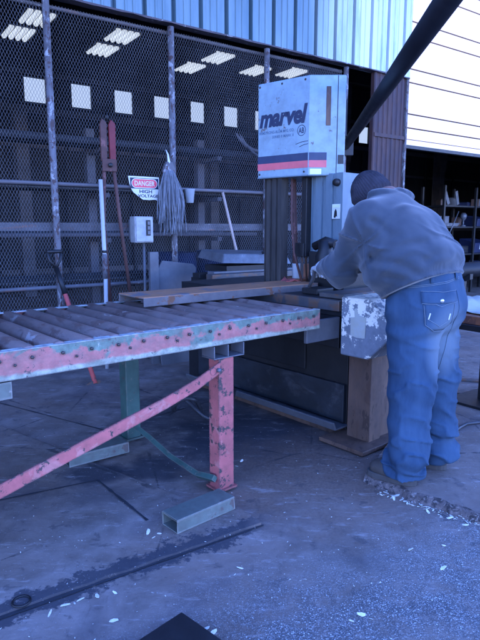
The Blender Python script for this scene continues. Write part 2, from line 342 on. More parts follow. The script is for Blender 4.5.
# ------------------------------------------------------------------ implicit surfaces for the body and clothes
def surface_nets(fn, lo, hi, h):
    lo = np.array(lo, np.float32); n = [int(math.ceil((hi[i]-lo[i])/h))+1 for i in range(3)]
    ax = [lo[i]+h*np.arange(n[i], dtype=np.float32) for i in range(3)]
    X, Y, Z = np.meshgrid(*ax, indexing='ij'); F = fn(X, Y, Z).astype(np.float32); S = F < 0
    c = [n[i]-1 for i in range(3)]; acc = np.zeros((*c, 3), np.float32); cnt = np.zeros(c, np.float32)
    base = np.stack(np.meshgrid(*[np.arange(k) for k in c], indexing='ij'), -1).astype(np.float32)
    sl = lambda o: tuple(slice(o[i], o[i]+c[i]) for i in range(3))
    for a in range(3):
        for p in (0, 1):
            for q in (0, 1):
                o0 = [0,0,0]; b, d = [k for k in range(3) if k != a]; o0[b] = p; o0[d] = q; o1 = list(o0); o1[a] = 1
                f0, f1 = F[sl(o0)], F[sl(o1)]; x = (f0 < 0) != (f1 < 0)
                t = np.where(x, f0/np.where(x, f0-f1, 1), 0)
                off = np.zeros((*c, 3), np.float32); off[..., b] = p; off[..., d] = q; off[..., a] = t
                acc += np.where(x[..., None], off, 0); cnt += x
    m = cnt > 0; idx = -np.ones(c, np.int64); idx[m] = np.arange(m.sum())
    V = lo + h*(base[m] + acc[m]/cnt[m][:, None]); faces = []
    for a in range(3):
        b, d = (a+1) % 3, (a+2) % 3
        s0 = [slice(None)]*3; s1 = [slice(None)]*3; s0[a] = slice(0, -1); s1[a] = slice(1, None)
        e = S[tuple(s0)] != S[tuple(s1)]; I = np.argwhere(e)
        ok = (I[:, b] > 0) & (I[:, d] > 0) & (I[:, b] < n[b]-1) & (I[:, d] < n[d]-1); I = I[ok]
        def cell(db, dd):
            J = I.copy(); J[:, b] -= db; J[:, d] -= dd; return idx[J[:, 0], J[:, 1], J[:, 2]]
        q = np.stack([cell(1,1), cell(0,1), cell(0,0), cell(1,0)], 1)
        fl = ~S[tuple(s0)][I[:, 0], I[:, 1], I[:, 2]]; q[fl] = q[fl][:, ::-1]
        faces.append(q)
    return V, np.concatenate(faces)
def sdf_obj(name, fn, lo, hi, h, mat, parent, origin=(0,0,0)):
    V, Fc = surface_nets(fn, lo, hi, h); V = V - np.array(origin, np.float32)
    me = bpy.data.meshes.new(name); me.from_pydata(V.tolist(), [], Fc.tolist()); me.polygons.foreach_set('use_smooth', [True]*len(me.polygons)); me.update()
    return link(name, me, mat, parent)
def cap(p, q, r0, r1):
    p = np.array(p, np.float32); d = np.array(q, np.float32)-p; L = float(d@d)+1e-9
    def f(X, Y, Z):
        x, y, z = X-p[0], Y-p[1], Z-p[2]; t = np.clip((x*d[0]+y*d[1]+z*d[2])/L, 0, 1)
        return np.sqrt((x-t*d[0])**2+(y-t*d[1])**2+(z-t*d[2])**2)-(r0+(r1-r0)*t)
    return f
def ell(c, axes, rad):
    c = np.array(c, np.float32); A = [np.array(a, np.float32)/np.linalg.norm(a) for a in axes]
    def f(X, Y, Z):
        x, y, z = X-c[0], Y-c[1], Z-c[2]; k = [(x*a[0]+y*a[1]+z*a[2])/r for a, r in zip(A, rad)]
        l = np.sqrt(k[0]**2+k[1]**2+k[2]**2); return (l-1)*min(rad)
    return f
def smin(a, b, k):
    h = np.clip(.5+.5*(b-a)/k, 0, 1); return b+(a-b)*h-k*h*(1-h)
def union(fs, k):
    def f(X, Y, Z):
        r = fs[0](X, Y, Z)
        for g in fs[1:]: r = smin(r, g(X, Y, Z), k)
        return r
    return f
_rng = np.random.RandomState(3); _tab = _rng.rand(32,32,32).astype(np.float32)
def vnoise(X, Y, Z):
    i = [np.floor(a).astype(np.int32) for a in (X, Y, Z)]; f = [a-b for a, b in zip((X, Y, Z), i)]; f = [a*a*(3-2*a) for a in f]
    r = 0
    for a in (0,1):
        for b in (0,1):
            for c in (0,1):
                w = (f[0] if a else 1-f[0])*(f[1] if b else 1-f[1])*(f[2] if c else 1-f[2])
                r = r + w*_tab[(i[0]+a) & 31, (i[1]+b) & 31, (i[2]+c) & 31]
    return r-.5

# ------------------------------------------------------------------ frames of the place
WALL = ((-.872*WS, 5.0*WS, 0), math.atan2(.573, .819))        # facade: x along it, y into the building
CONV = ((-.866, 1.976, 0), math.atan2(.647, .762))      # conveyor: x along the rails, y across
def cw(u, n): return (-.866+.762*u-.647*n, 1.976+.647*u+.762*n)
def ww(s, d): return (WS*(-.872+.819*s-.573*d), WS*(5.0+.573*s+.819*d))

# ------------------------------------------------------------------ ground
def rough_sheet(name, poly, z, mat, thick=0):
    mb = MB()
    if thick: mb.prism(poly, (0,0,z-thick), (1,0,0), (0,1,0), (0,0,1), thick)
    else: mb.sheet(poly, z)
    return struct(mb.build(name, mat))
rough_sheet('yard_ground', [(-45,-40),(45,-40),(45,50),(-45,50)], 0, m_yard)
def jag(p, q, n, a):
    p, q = Vector(p), Vector(q); d = (q-p); nn = Vector((-d.y, d.x)).normalized()
    return [tuple(p+d*(i/n)+nn*random.uniform(-a, a)) for i in range(n)]
slab = jag((-3.5,-.02),(.10,2.35),60,.006) + jag((.10,2.35),(-.06,2.56),8,.006) + [(-.10,2.60),(-.28,2.58),(-2.2,4.05),(-5.6,2.0)]
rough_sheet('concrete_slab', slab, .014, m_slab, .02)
def joint(pts, w, z):
    mb = MB(); pts = [Vector(p) for p in pts]
    for p, q in zip(pts, pts[1:]):
        d = (q-p).normalized(); nn = Vector((-d.y, d.x))*w
        k = 14; L = []; Rr = []
        for i in range(k+1):
            c = p+(q-p)*i/k; a = 1+random.uniform(-.5, .5); L.append((c.x+nn.x*a, c.y+nn.y*a, z)); Rr.append((c.x-nn.x*a, c.y-nn.y*a, z))
        mb.add(L+Rr, [(i, i+1, k+2+i, k+1+i) for i in range(k)])
    return struct(mb.build('ground_joint', m_joint))
joint([(-1.55,2.35),(-.748,2.773),(-.42,2.36)], .006, .018)
joint([(-3.5,-.032),(-1.2,1.482),(.105,2.342)], .007, .005)
joint([(.0,4.4),(-.9,3.55),(-2.1,4.3)], .005, .004)
edge = [(.66,2.80),(.70,2.74),(.735,2.70),(.77,2.665),(.80,2.65),(.83,2.59),(.87,2.56),(.90,2.545),(.95,2.50),(.985,2.455),(1.05,2.415),(1.10,2.37),(1.22,2.33),(1.45,2.22),(1.9,2.05),(3.2,1.4)]
def broken_apron():
    pts = []
    for p, q in zip(edge, edge[1:]):
        p, q = Vector((*p, 0)), Vector((*q, 0)); n_ = max(3, int((q-p).length/.009))
        for i in range(n_):
            c = p+(q-p)*i/n_; pts.append(c+Vector((.55,.83,0))*(.020*mnoise.noise(c*9)+.010*mnoise.noise(c*31)+.006*mnoise.noise(c*77)))
    k = len(pts); inn = Vector((.5,.86,0)); mb = MB(); V = []
    for i, c in enumerate(pts):
        j = mnoise.noise(c*33+Vector((1,7,2))); j2 = mnoise.noise(c*48+Vector((3,3,3))); j3 = mnoise.noise(c*70+Vector((9,1,3)))
        V += [(*(c-inn*(.020+.026*j2)).xy, -.004), (*(c-inn*(.004+.018*j)).xy, .012+.012*j3), (*(c+inn*(.008+.012*j3)).xy, .027+.006*j2), (*(c+inn*.030).xy, .0345)]
    mb.add(V, [(4*i+a, 4*i+4+a, 4*i+5+a, 4*i+1+a) for i in range(k-1) for a in range(3)], True)
    top = [(v[0], v[1]) for v in V[3::4]]+[(9,5.6),(6.4,8.6),(2.2,5.9),(1.35,4.1),(.80,3.05)]
    struct(MB().sheet(top, .035).build('broken_apron', m_slab))
    struct(mb.build('apron_edge', m_earth))
broken_apron()
# pale chips and shavings scattered on the floor
def chip_mesh():
    mb = MB()
    def chip(x, y, z, s):
        a = random.uniform(0, 6.28); w = s*random.uniform(.25,.5); t = random.uniform(-.3,.3)
        ax = Vector((math.cos(a), math.sin(a), t)); ay = Vector((-math.sin(a), math.cos(a), random.uniform(-.4,.4)))
        c = Vector((x, y, z+s*.16)); k = random.uniform(.4,1)
        p = [c-ax*s-ay*w*k, c-ax*s*.2-ay*w, c+ax*s-ay*w*.3, c+ax*s*.8+ay*w*.6, c-ax*s*.1+ay*w, c-ax*s*.8+ay*w*.4]
        q = [v+Vector((0,0,s*.1)) for v in p]; mb.add(p+q, [(5,4,3,2,1,0),(6,7,8,9,10,11)]+[(i,(i+1)%6,6+(i+1)%6,6+i) for i in range(6)])
    for i in range(75):                                   # along the broken apron edge
        k = random.randrange(2, 12); p = Vector(edge[k]).lerp(Vector(edge[k+1]), random.random())
        chip(p.x-random.uniform(-.01,.05), p.y-random.uniform(-.01,.06), 0, random.choice((.005,.007,.009,.015)))
    for x, y, s in ((-.62,1.80,.022),(-.575,1.83,.018),(-.52,1.85,.02),(-.46,1.87,.013),(-.66,1.755,.02),(-.59,1.81,.012),(-.43,1.72,.02),(-.09,1.66,.025),(-.115,1.68,.018),(-.1,1.64,.015),(.0,2.02,.017),(-.02,1.98,.008),
                    (-.30,2.18,.016),(-.26,2.19,.02),(-.40,2.26,.022),(-.35,2.25,.013),(-.37,2.22,.012),(.01,3.02,.02),(-.02,2.95,.012),(.10,2.75,.01),(.71,2.15,.02),(.80,2.02,.022),(.86,2.18,.012),(.5,2.4,.01),(.42,1.75,.02),(.38,1.72,.012),(.45,1.73,.01),(.86,1.72,.02),(.88,1.75,.012),(.25,1.95,.008),(.21,2.46,.01),(-.85,2.2,.01),(-.95,2.4,.012)):
        chip(x, y, .0 if y < 2.2 or x > .1 else .014, s*.8)
    for i in range(420):
        x, y = random.uniform(-1.4,1.6), random.uniform(1.3,3.6)
        chip(x, y, .014, random.choice((.0025,.003,.004,.005)))
    return mb
o = chip_mesh().build('debris_chips', m_chip); o['kind'] = 'stuff'; tag(o, 'pale chips and flakes littered over the dirty concrete floor', 'debris')

rg_ = MB(); n_ = 30
V = []
for i in range(n_):
    a = 2*math.pi*i/n_
    for q in range(6):
        b = 2*math.pi*q/6; V.append(((.030+.0045*math.cos(b))*math.cos(a), (.030+.0045*math.cos(b))*math.sin(a), .0045*math.sin(b)))
rg_.add(V, [(i*6+q, ((i+1)%n_)*6+q, ((i+1)%n_)*6+(q+1)%6, i*6+(q+1)%6) for i in range(n_) for q in range(6)], True)
o = rg_.build('steel_ring', m_dark); o.location = (-.775,1.80,.017); tag(o, 'small dark steel ring lying near the edge of the slab', 'ring')

# ------------------------------------------------------------------ building
bld = thing('workshop_building', 'metal clad workshop with ribbed grey siding, white overhead door and open dark interior', 'building', *WALL)
def siding(s0, s1, z0, z1):
    mb = MB(); pts = []; s = s0; pitch = .271
    off = (s0 - .027) % pitch
    s = s0 - off
    while s < s1:
        for a, d in ((0,0),(.006,.055),(.040,.055),(.046,0),(.115,0),(.121,-.008),(.136,-.008),(.142,0),(.185,0),(.191,-.008),(.206,-.008),(.212,0)):
            pts.append((s+a, d))
        s += pitch
    pts = [(min(max(a, s0), s1), d-.075) for a, d in pts]
    v = [(a, d, z0) for a, d in pts]+[(a, d, z1) for a, d in pts]; k = len(pts)
    mb.add(v, [(i, i+1, k+i+1, k+i) for i in range(k-1)])
    mb.box(s0, s1, -.012, .05, z0+.004, z1)
    return mb
siding(-7, 3.42, 3.06, 6.2).build('siding', m_siding, bld)
siding(8.6, 12, 0, 6.2).build('siding', m_siding, bld)
siding(3.421, 8.6, 4.75, 6.2).build('siding', m_siding, bld)
siding(-7, -3.2, 0.02, 3.05).build('siding', m_siding, bld)
fl = MB(); v = []; k = 90
for i in range(k+1):
    s = -7+10.42*i/k; j = random.uniform(-.008,.008)
    v.append((s, j))
for i in range(k):
    (a, ja), (b, jb) = v[i], v[i+1]
    fl.add([(a,-.088,3.046+ja*.6),(b,-.088,3.046+jb*.6),(b,-.088,3.059),(a,-.088,3.059),(a,-.0,3.046+ja*.6),(b,-.0,3.046+jb*.6),(b,0,3.059),(a,0,3.059)], [(0,1,2,3),(0,4,5,1),(4,7,6,5),(3,2,6,7)])
fl.build('bottom_flashing', m_flash, bld)
# rusty sheet column between the fence and the overhead door
c = MB(); prof = []
for i in range(7):
    a = 2.86+i*.076; prof += [(a,-.05),(a+.012,-.062),(a+.03,-.062),(a+.042,-.05)]
prof += [(3.392,-.05),(3.392,.0),(2.86,.0)]
c.prism(prof, (0,0,.0), (1,0,0), (0,1,0), (0,0,1), 3.05)
cx = c.build('sheet_column', m_rustcol, bld)
MB().box(2.87,3.385,-.072,-.05,2.36,2.40).build('column_strap', m_rustcol, cx)
MB().box(3.394,3.425,-.075,.12,0,3.055).build('corner_trim', m_post, bld)
# overhead door
d = MB(); z = 2.336
MB().box(3.426,8.6,.10,.135,z+.012,z+.0121+.06).build('door_bottom_rail', m_door, bld)
dz = [2.41,2.55,2.714,3.079,3.236,3.60,3.771,4.12,4.29,4.62,4.75]
for a, b in zip(dz, dz[1:]):
    d.box(3.426, 8.6, .105, .145, a+.0075, b-.0075)
MB().box(3.426,8.6,.148,.16,z+.02,4.75).build('door_backing', m_dark, bld)
d.build('overhead_door', m_door, bld, bevel=.003)
MB().box(3.426,8.6,.09,.16,2.305,2.346).build('door_seal', m_black, bld)
# unseen overhang added above the fence to shade siding and shed
cy = MB().add([(-7,-1.55,4.36),(2.35,-1.55,4.36),(2.35,-.08,4.55),(-7,-.08,4.55),(-7,-1.55,4.39),(2.35,-1.55,4.39),(2.35,-.08,4.58),(-7,-.08,4.58)], [(3,2,1,0),(4,5,6,7),(0,1,5,4),(1,2,6,5),(2,3,7,6),(3,0,4,7)]).build('added_canopy', m_gray, bld)
for a in (-6.6,-3.6,-.6,2.3): MB().bar((a,-1.5,4.31),(a,-.09,4.49),.06,.09).build('added_canopy_beam', m_dark, cy)
# inside of the shed
def wall_with_holes(s0, s1, z0, z1, y, t, holes):
    mb = MB(); xs = sorted({s0, s1, *[h[0] for h in holes], *[h[1] for h in holes]}); zs = sorted({z0, z1, *[h[2] for h in holes], *[h[3] for h in holes]})
    for a, b in zip(xs, xs[1:]):
        for c_, e in zip(zs, zs[1:]):
            if not any(h[0] <= (a+b)/2 <= h[1] and h[2] <= (c_+e)/2 <= h[3] for h in holes): mb.box(a, b, y, y+t, c_, e)
    return mb
BD = 6.0
wins = [(.85-.79*1, ), ]
win = []
s = .66-3*.835
for i in range(15):
    a = s+i*.835; win.append((a, a+.375, 3.53, 3.945))
win = [h for h in win if h[0] < 9.2]
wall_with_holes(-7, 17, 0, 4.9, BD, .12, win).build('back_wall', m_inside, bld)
for a, b, c_, e in win:
    f = MB().box(a-.03,b+.03,BD-.02,BD+.004,c_-.03,c_).box(a-.03,b+.03,BD-.02,BD+.004,e,e+.03).box(a-.03,a,BD-.02,BD+.004,c_,e).box(b,b+.03,BD-.02,BD+.004,c_,e).build('window', m_inside, bld)
    MB().box(a,b,BD+.04,BD+.05,c_,e).build('pane', m_pane, f)
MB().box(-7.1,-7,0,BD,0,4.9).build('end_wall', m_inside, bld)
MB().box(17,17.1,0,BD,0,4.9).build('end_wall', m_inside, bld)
MB().box(12,17.1,-.03,.05,0,6.2).build('front_wall', m_siding, bld)
MB().box(-7.3,17.3,-.12,BD+.3,6.2,6.3).build('roof', m_gray, bld)
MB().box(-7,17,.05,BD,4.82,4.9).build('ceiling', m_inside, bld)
MB().box(-7.1,-7.0,-.03,BD+.1,4.9,6.2).build('gable_wall', m_siding, bld)
MB().box(17.0,17.1,-.03,BD+.1,4.9,6.2).build('gable_wall', m_siding, bld)
MB().box(-7,17,BD+.02,BD+.1,4.9,6.2).build('upper_back_wall', m_siding, bld)
for z0, z1 in ((3.98,4.06),(3.34,3.44),(2.75,2.81),(1.27,1.44),(.5,.6)):
    MB().box(-6.9,16.9,BD-.06,BD-.022,z0,z1).build('girt', m_girt, bld)
for i in range(18):
    a = -6.5+i*1.3
    MB().box(a,a+.07,BD-.10,BD-.061,0,3.33).build('stud', m_inside, bld)
for sc_ in (.30, 4.05, 7.8, 11.55):
    w = .20; tp = 3.33 if sc_ < 1 else 4.81
    cc = MB().box(sc_,sc_+w,5.30,5.32,0,tp).box(sc_,sc_+w,5.53,5.55,0,tp).box(sc_+w/2-.006,sc_+w/2+.006,5.32,5.53,0,tp)
    if sc_ > 1: cc.prism([(.0,2.9),(w,2.9),(w+.06,3.35),(w+.09,3.50),(-.09,3.50),(-.06,3.35)], (sc_,5.278,0), (1,0,0), (0,0,1), (0,1,0), .02)
    cc.build('inner_column', m_girt, bld)
for y in (1.6, 3.2, 4.8):
    MB().box(-6.9,16.9,y-.04,y+.04,4.55,4.818).build('purlin', m_inside, bld)
for i, (px, py) in enumerate(((-2.82,8.35),(-3.32,8.96),(-1.80,9.10),(-2.25,9.75),(-.91,10.77),(-.38,10.17),(.96,11.1),(.28,10.95))):
    lab = ['Ceiling light', ][0]
    labs = ['lit four tube ceiling light at the upper left edge, crossed by a fence post', 'lit ceiling light lowest at the left edge of the fence', 'larger bright ceiling light in the second fence bay under the siding',
            'dim half lit ceiling light below the bright one in the second fence bay', 'lit ceiling light just right of the middle fence post', 'lit ceiling light close under the siding edge in the third fence bay',
            'lit ceiling light just left of and above the saw head', 'dim ceiling light beside the third fence post']
    t = thing('ceiling_light', labs[i], 'ceiling light', (px*WS, py*WS, 4.2), WALL[1], 'lit ceiling lights inside the shed')
    MB().box(-.21,.21,-.26,.26,.03,.06).box(-.21,-.2,-.26,.26,0,.03).box(.2,.21,-.26,.26,0,.03).build('housing', m_gray, t)
    for q in range(4):
        x = -.15+q*.10
        MB().tube([(x,-.25,.012),(x,.25,.012)], .036, 8).build('tube', m_lamp, t)
    MB().box(-.01,.01,-.2,-.19,.06,.62).build('hanger', m_dark, t); MB().box(-.01,.01,.19,.2,.06,.62).build('hanger', m_dark, t)

# ------------------------------------------------------------------ chain link fence
fen = thing('chain_link_fence', 'tall chain link fence with flaking posts closing off the dark shed', 'fence', *WALL)
wm = MB(); p = .0122; st = .0235; s0, s1 = -2.2, 2.40; r = .00125
nz = int(2.97/st); k = int((s1-s0)/p)
V = []; Fc = []
for i in range(k):
    base = len(V)
    for j in range(nz+1):
        hi_ = (i+j) % 2; x = s0+(i+hi_)*p; y = (.002 if (hi_ == (i % 2)) else -.002)
        z = .05+j*st
        q_ = mnoise.noise(Vector((x*1.3, 0, z*1.3))); y += .022*q_+.008*mnoise.noise(Vector((x*4, 5, z*4))); x += .010*mnoise.noise(Vector((x*1.1+7, 0, z*1.1)))
        V += [(x-r, y+.5*r, z), (x, y-r, z), (x+r, y+.5*r, z)]
    for j in range(nz):
        a = base+3*j
        Fc += [(a+q, a+(q+1) % 3, a+3+(q+1) % 3, a+3+q) for q in range(3)]
me = bpy.data.meshes.new('chain_link'); me.from_pydata(V, [], Fc); link('chain_link', me, m_galv, fen)
for s, z1 in ((-2.85,3.03),(-1.80,3.03),(-.755,3.03),(.303,3.03),(1.345,3.03),(2.417,3.03)):
    MB().tube([(s+.012,-.045,.03),(s,-.045,1.5),(s+.004,-.045,z1)], .028, 12).build('post', m_post, fen)
for z in (.85, 1.67):
    MB().tube([(-3.15,-.028,z),(.3,-.03,z+.005),(2.42,-.028,z+.01)], .017, 8).build('rail', m_rail, fen)
MB().box(-3.15,2.42,.012,.05,1.305,1.37).build('rail', m_rail, fen)
MB().tube([(-3.15,.03,3.0),(2.42,.03,3.0)], .015, 8).build('rail', m_rail, fen)

for i, (s_, d_, lab) in enumerate(((1.0,1.3,'dark oil drum standing inside the shed behind the mop'),(1.75,1.5,'dark oil drum inside the shed behind the broom handle'))):
    x, y = ww(s_, d_); t = thing('oil_drum', lab, 'drum', (x, y, .17), WALL[1], 'oil drums inside the shed')
    MB().lathe([(0,.86),(.27,.86),(.285,.88),(.285,.6),(.295,.585),(.285,.57),(.285,.31),(.295,.295),(.285,.28),(.285,.0),(0,0)], (0,0,0), n=28).build('drum_body', m_bluebin, t)
x, y = ww(-1.2,2.0); t = thing('stock_rack', 'dim rack of long bars and pipes inside the shed at the left', 'rack', (x, y, .17), WALL[1])
for a in (0,1.5,3.0):
    u_ = MB().box(a-.05,a+.05,-.05,.05,0,2.3).build('upright', m_girt, t)
    for z in (.5,1.0,1.5,2.0): MB().box(a-.03,a+.03,-.5,-.051,z,z+.05).build('arm', m_girt, u_)
for z in (.56,1.06,1.56,2.06):
    for q in range(4):
        y_ = -.45+q*.1; r_ = random.choice((.025,.035,.04)); L_ = random.uniform(-.9,-.2)
        MB().tube([(L_,y_,z+r_),(L_+random.uniform(3.2,4.4),y_+random.uniform(-.03,.03),z+r_)], r_, 8).build('stock_bar', random.choice((m_inside,m_girt,m_dark)), t)
o = MB().tube([(0,0,0),(.12,-.02,-.16),(.35,-.03,-.22),(.6,-.03,-.16),(.8,-.02,-.02),(1.0,0,.0)], .022, 8).tube([(.05,0,0),(.2,-.05,-.24),(.5,-.06,-.33),(.75,-.04,-.2),(.85,-.02,-.02)], .016, 8).build('hanging_cable', m_girt); m = o.modifiers.new('s','SUBSURF'); m.levels = 1; m.render_levels = 1
x, y = ww(1.62,.9); place(o, (x, y, 2.42), WALL[1]); tag(o, 'dark bundle of cable sagging inside the shed left of the saw head', 'cable')

# ------------------------------------------------------------------ things on and by the fence
def at_wall(name, label, cat, s, d, z, group=None): 
    x, y = ww(s, d); return thing(name, label, cat, (x, y, z), WALL[1], group)
sg = at_wall('danger_sign', 'torn white DANGER high voltage sign on the chain link fence', 'sign', -.135, -.06, 1.56)
pts = [(0,.205),(.29,.205),(.29,0)]+[(.29-.29*t, .0+.085*(t**2.2)+.012*math.sin(t*9)) for t in (.15,.35,.55,.72,.85)]+[(.022,.105),(.008,.15)]
MB().prism(pts, (0,0,0), (1,0,0), (0,0,1), (0,-1,0), .003).build('sign_plate', m_white, sg)
def ellipse(cx, cz, a, b, n=36): return [(cx+a*math.cos(2*math.pi*i/n), cz+b*math.sin(2*math.pi*i/n)) for i in range(n)]
MB().prism([(.018,.102),(.282,.102),(.282,.192),(.016,.192)], (0,-.003,0), (1,0,0), (0,0,1), (0,-1,0), .001).build('black_panel', m_ink, sg)
def stad(cx, cz, a, b, n=12):
    r = b; L = a-b; pts = []
    for i in range(n+1): t = -math.pi/2+math.pi*i/n; pts.append((cx+L+r*math.cos(t), cz+r*math.sin(t)))
    for i in range(n+1): t = math.pi/2+math.pi*i/n; pts.append((cx-L+r*math.cos(t), cz+r*math.sin(t)))
    return pts
MB().prism(stad(.15,.147,.122,.040), (0,-.004,0), (1,0,0), (0,0,1), (0,-1,0), .001).build('white_oval', m_white, sg)
MB().prism(stad(.15,.147,.116,.034), (0,-.005,0), (1,0,0), (0,0,1), (0,-1,0), .001).build('red_oval', m_redsign, sg)
text_mesh('lettering', 'DANGER', m_white, sg, (.055,-.006,.126), (1,0,0), (0,0,1), .19, .042, bold=.02)
text_mesh('lettering', 'HIGH', m_ink, sg, (.10,-.003,.065), (1,0,0), (0,0,1), .12, .030, bold=.03)
text_mesh('lettering', 'VOLTAGE', m_ink, sg, (.085,-.003,.030), (1,0,0), (0,0,1), .195, .026, bold=.03)

eb = at_wall('switch_box', 'grey electrical switch box on a conduit under the danger sign', 'switch box', -.05, -.11, .30)
MB().box(-.085,.085,-.06,.045,.905,1.125).build('enclosure', m_boxgrey, eb, bevel=.006)
MB().box(-.078,.078,-.072,-.061,.915,1.118).build('cover', m_boxgrey, eb, bevel=.004)
f = MB().box(.012,.05,-.08,-.073,.965,1.095).build('switch_plate', m_dark, eb)
for q in range(3): MB().box(.02,.042,-.088,-.081,.975+q*.040,1.003+q*.040).build('toggle', m_gray, f)
MB().tube([(.02,-.0,.904),(.02,-.0,.4),(.025,0,-.30)], .012, 10).build('conduit', m_gray, eb)
MB().box(-.09,.09,.046,.062,.93,1.10).build('mount_bracket', m_gray, eb)
ps = at_wall('fence_stub_post', 'short flat grey post between the switch box and the dark sheet', 'post', -.035, -.30, 0)
MB().box(-.04,.04,-.02,.02,0,1.13).box(-.09,.09,-.07,.07,.0,.012).build('upright', m_gray, ps, bevel=.003)

# mop hung upside down on the fence
mp = at_wall('hanging_mop', 'grey string mop hanging upside down from a fence post', 'mop', .235, -.10, 1.30)
MB().tube([(-.01,.03,.70),(-.008,-.0,.66),(-.005,-.01,.60),(0,0,.56)], [.006,.008,.013,.016], 8).build('hook', m_white, mp)
MB().prism([(-.030,.60),(.030,.60),(.060,.52),(.055,.50),(-.055,.50),(-.060,.52)], (0,.02,0), (1,0,0), (0,0,1), (0,-1,0), .04).build('clamp', m_post, mp, bevel=.008)
ms = MB()
for i in range(210):
    a = random.uniform(0, 6.28); q = random.random()**.5; x0, y0 = .05*q*math.cos(a), .022*q*math.sin(a)-.002
    L = random.uniform(.30,.57); ex = x0*2.0+random.uniform(-.045,.05); ey = y0*2-.012+random.uniform(-.03,.02); pts = []
    ph = random.uniform(0,6); 
    for j in range(9):
        t = j/8; w = (.004+.010*t)*math.sin(ph+t*(6+4*math.sin(ph*3)))
        b = math.sin(min(1, t*1.5)*math.pi/2)
        pts.append((x0+(ex-x0)*b+w, y0+(ey-y0)*b+w*.5, .525-L*t))
    ms.tube(pts, [.0042+.0012*math.sin(ph+j) for j in range(9)], 5)
ms.build('strings', m_mop, mp)

cp = at_wall('hanging_cup', 'small pale plastic cup hung on the fence beside the mop', 'cup', .455, -.075, 1.555)
MB().lathe([(.034,0),(.048,.118),(.052,.12),(.048,.122),(.045,.112),(.031,.006),(.0,.005)], (0,0,0)).lathe([(0,0),(.034,0)], (0,0,0)).build('cup_body', m_cup, cp)
MB().tube([(0,.03,.115),(0,.05,.14),(0,.06,.13)], .003, 6).build('hook', m_gray, cp)

wp = at_wall('white_pole', 'thin white pole with a taped collar standing against the fence', 'pole', -.43, -.22, 0)
MB().tube([(-.03,-.02,0),(0,.0,.95),(.0,.03,1.71)], .017, 12).build('pole_shaft', m_pole, wp)
MB().tube([(-.006,-.004,.92),(-.002,.0,1.12)], .021, 12).build('tape_collar', m_post, wp)
MB().tube([(-.002,.0,1.13),(-.002,.0,1.15)], .021, 12).build('dark_ring', m_dark, wp)

sh = at_wall('shovel', 'D handled shovel with red shaft leaning between the conveyor and fence', 'shovel', -.755, -.40, 0)
sp = lambda t: Vector((-.085+.16*(1-t), -.02-.25*(1-t)+.28*t-.05, 1.10*t))
MB().tube([sp(.16), sp(.75)], .017, 12).build('shaft', m_redwood, sh)
MB().tube([sp(.75), sp(.93)], .019, 12).build('socket', m_dark, sh)
h = sp(.93); g = MB()
g.tube([h, h+Vector((-.045,.012,.055)), h+Vector((-.058,.015,.125))], .011, 10).tube([h, h+Vector((.035,.012,.055)), h+Vector((.048,.016,.125))], .011, 10)
g.tube([h+Vector((-.062,.015,.125)), h+Vector((.052,.016,.125))], .015, 10).build('grip', m_black, sh)
b0 = sp(.16); bl = MB()
pr_ = [(-.03,.02),(.03,.02),(.10,-.01),(.11,-.12),(.0,-.17),(-.11,-.12),(-.10,-.01)]
bl.prism(pr_, b0, (1,0,0), (.05,.2,.98), (0,-1,.1), .004).build('blade', m_steel, sh)

tg = at_wall('lifting_tongs', 'tall rusty lifting tongs with two red jaws hung on the fence', 'tongs', -.335, -.12, 0)
MB().prism([(-.062,1.86),(-.012,1.86),(-.008,2.16),(-.045,2.19),(-.064,2.15)], (0,.0,0), (1,0,0), (0,0,1), (0,-1,0), .03).build('jaw', m_tongs, tg, bevel=.006)
MB().prism([(.012,1.86),(.062,1.86),(.066,2.16),(.03,2.19),(.008,2.15)], (0,.0,0), (1,0,0), (0,0,1), (0,-1,0), .03).build('jaw', m_tongred, tg, bevel=.006)
pv = MB().prism([(-.062,1.78),(.062,1.78),(.062,1.88),(-.062,1.88)], (0,-.031,0), (1,0,0), (0,0,1), (0,-1,0), .012).build('pivot_plate', m_tongs, tg, bevel=.01)
MB().lathe([(0,.02),(.018,.02),(.018,0)], (0,-.043,1.83), (0,-1,0), 12).build('pivot_bolt', m_dark, pv)
MB().tube([(-.042,-.02,1.80),(-.060,-.02,1.35),(-.035,-.03,.72)], .016, 8).build('handle', m_tongs, tg)
MB().tube([(.042,-.02,1.80),(.085,-.02,1.35),(.155,-.03,.72)], .016, 8).build('handle', m_tongs, tg)
MB().tube([(0,-.02,2.17),(0,-.02,2.24),(0,.06,2.27)], .006, 6).build('hanging_wire', m_dark, tg)

# dark sheet, tray, broom and bar rack behind the conveyor
dsx = at_wall('leaning_sheet', 'dull grey sheet metal panel leaning upright behind the conveyor', 'sheet metal', .10, -.32, 0)
MB().prism([(-.13,.0),(.30,.0),(.24,.80),(.30,1.00),(.27,1.035),(-.03,1.075),(-.13,.92)], (0,-.10,0), (1,0,0), (0,.16,.98), (0,-1,0), .008).build('panel', m_gray, dsx, bevel=.003)
rk = at_wall('bar_rack', 'low steel rack holding long flat bars behind the conveyor', 'rack', .25, -.75, 0)
for x in (.0, 1.25):
    MB().box(x-.03,x+.03,-.18,-.12,0,.86).box(x-.03,x+.03,.18,.24,0,.86).box(x-.032,x+.032,-.20,.26,.861,.92).build('trestle', m_dark, rk, bevel=.003)
bars = (((-.10,-.14,.945),(1.5,-.10,.945),.09,.05), ((.0,.0,.95),(1.45,.02,.95),.10,.06), ((-.05,.15,.94),(1.5,.13,.94),.11,.04))
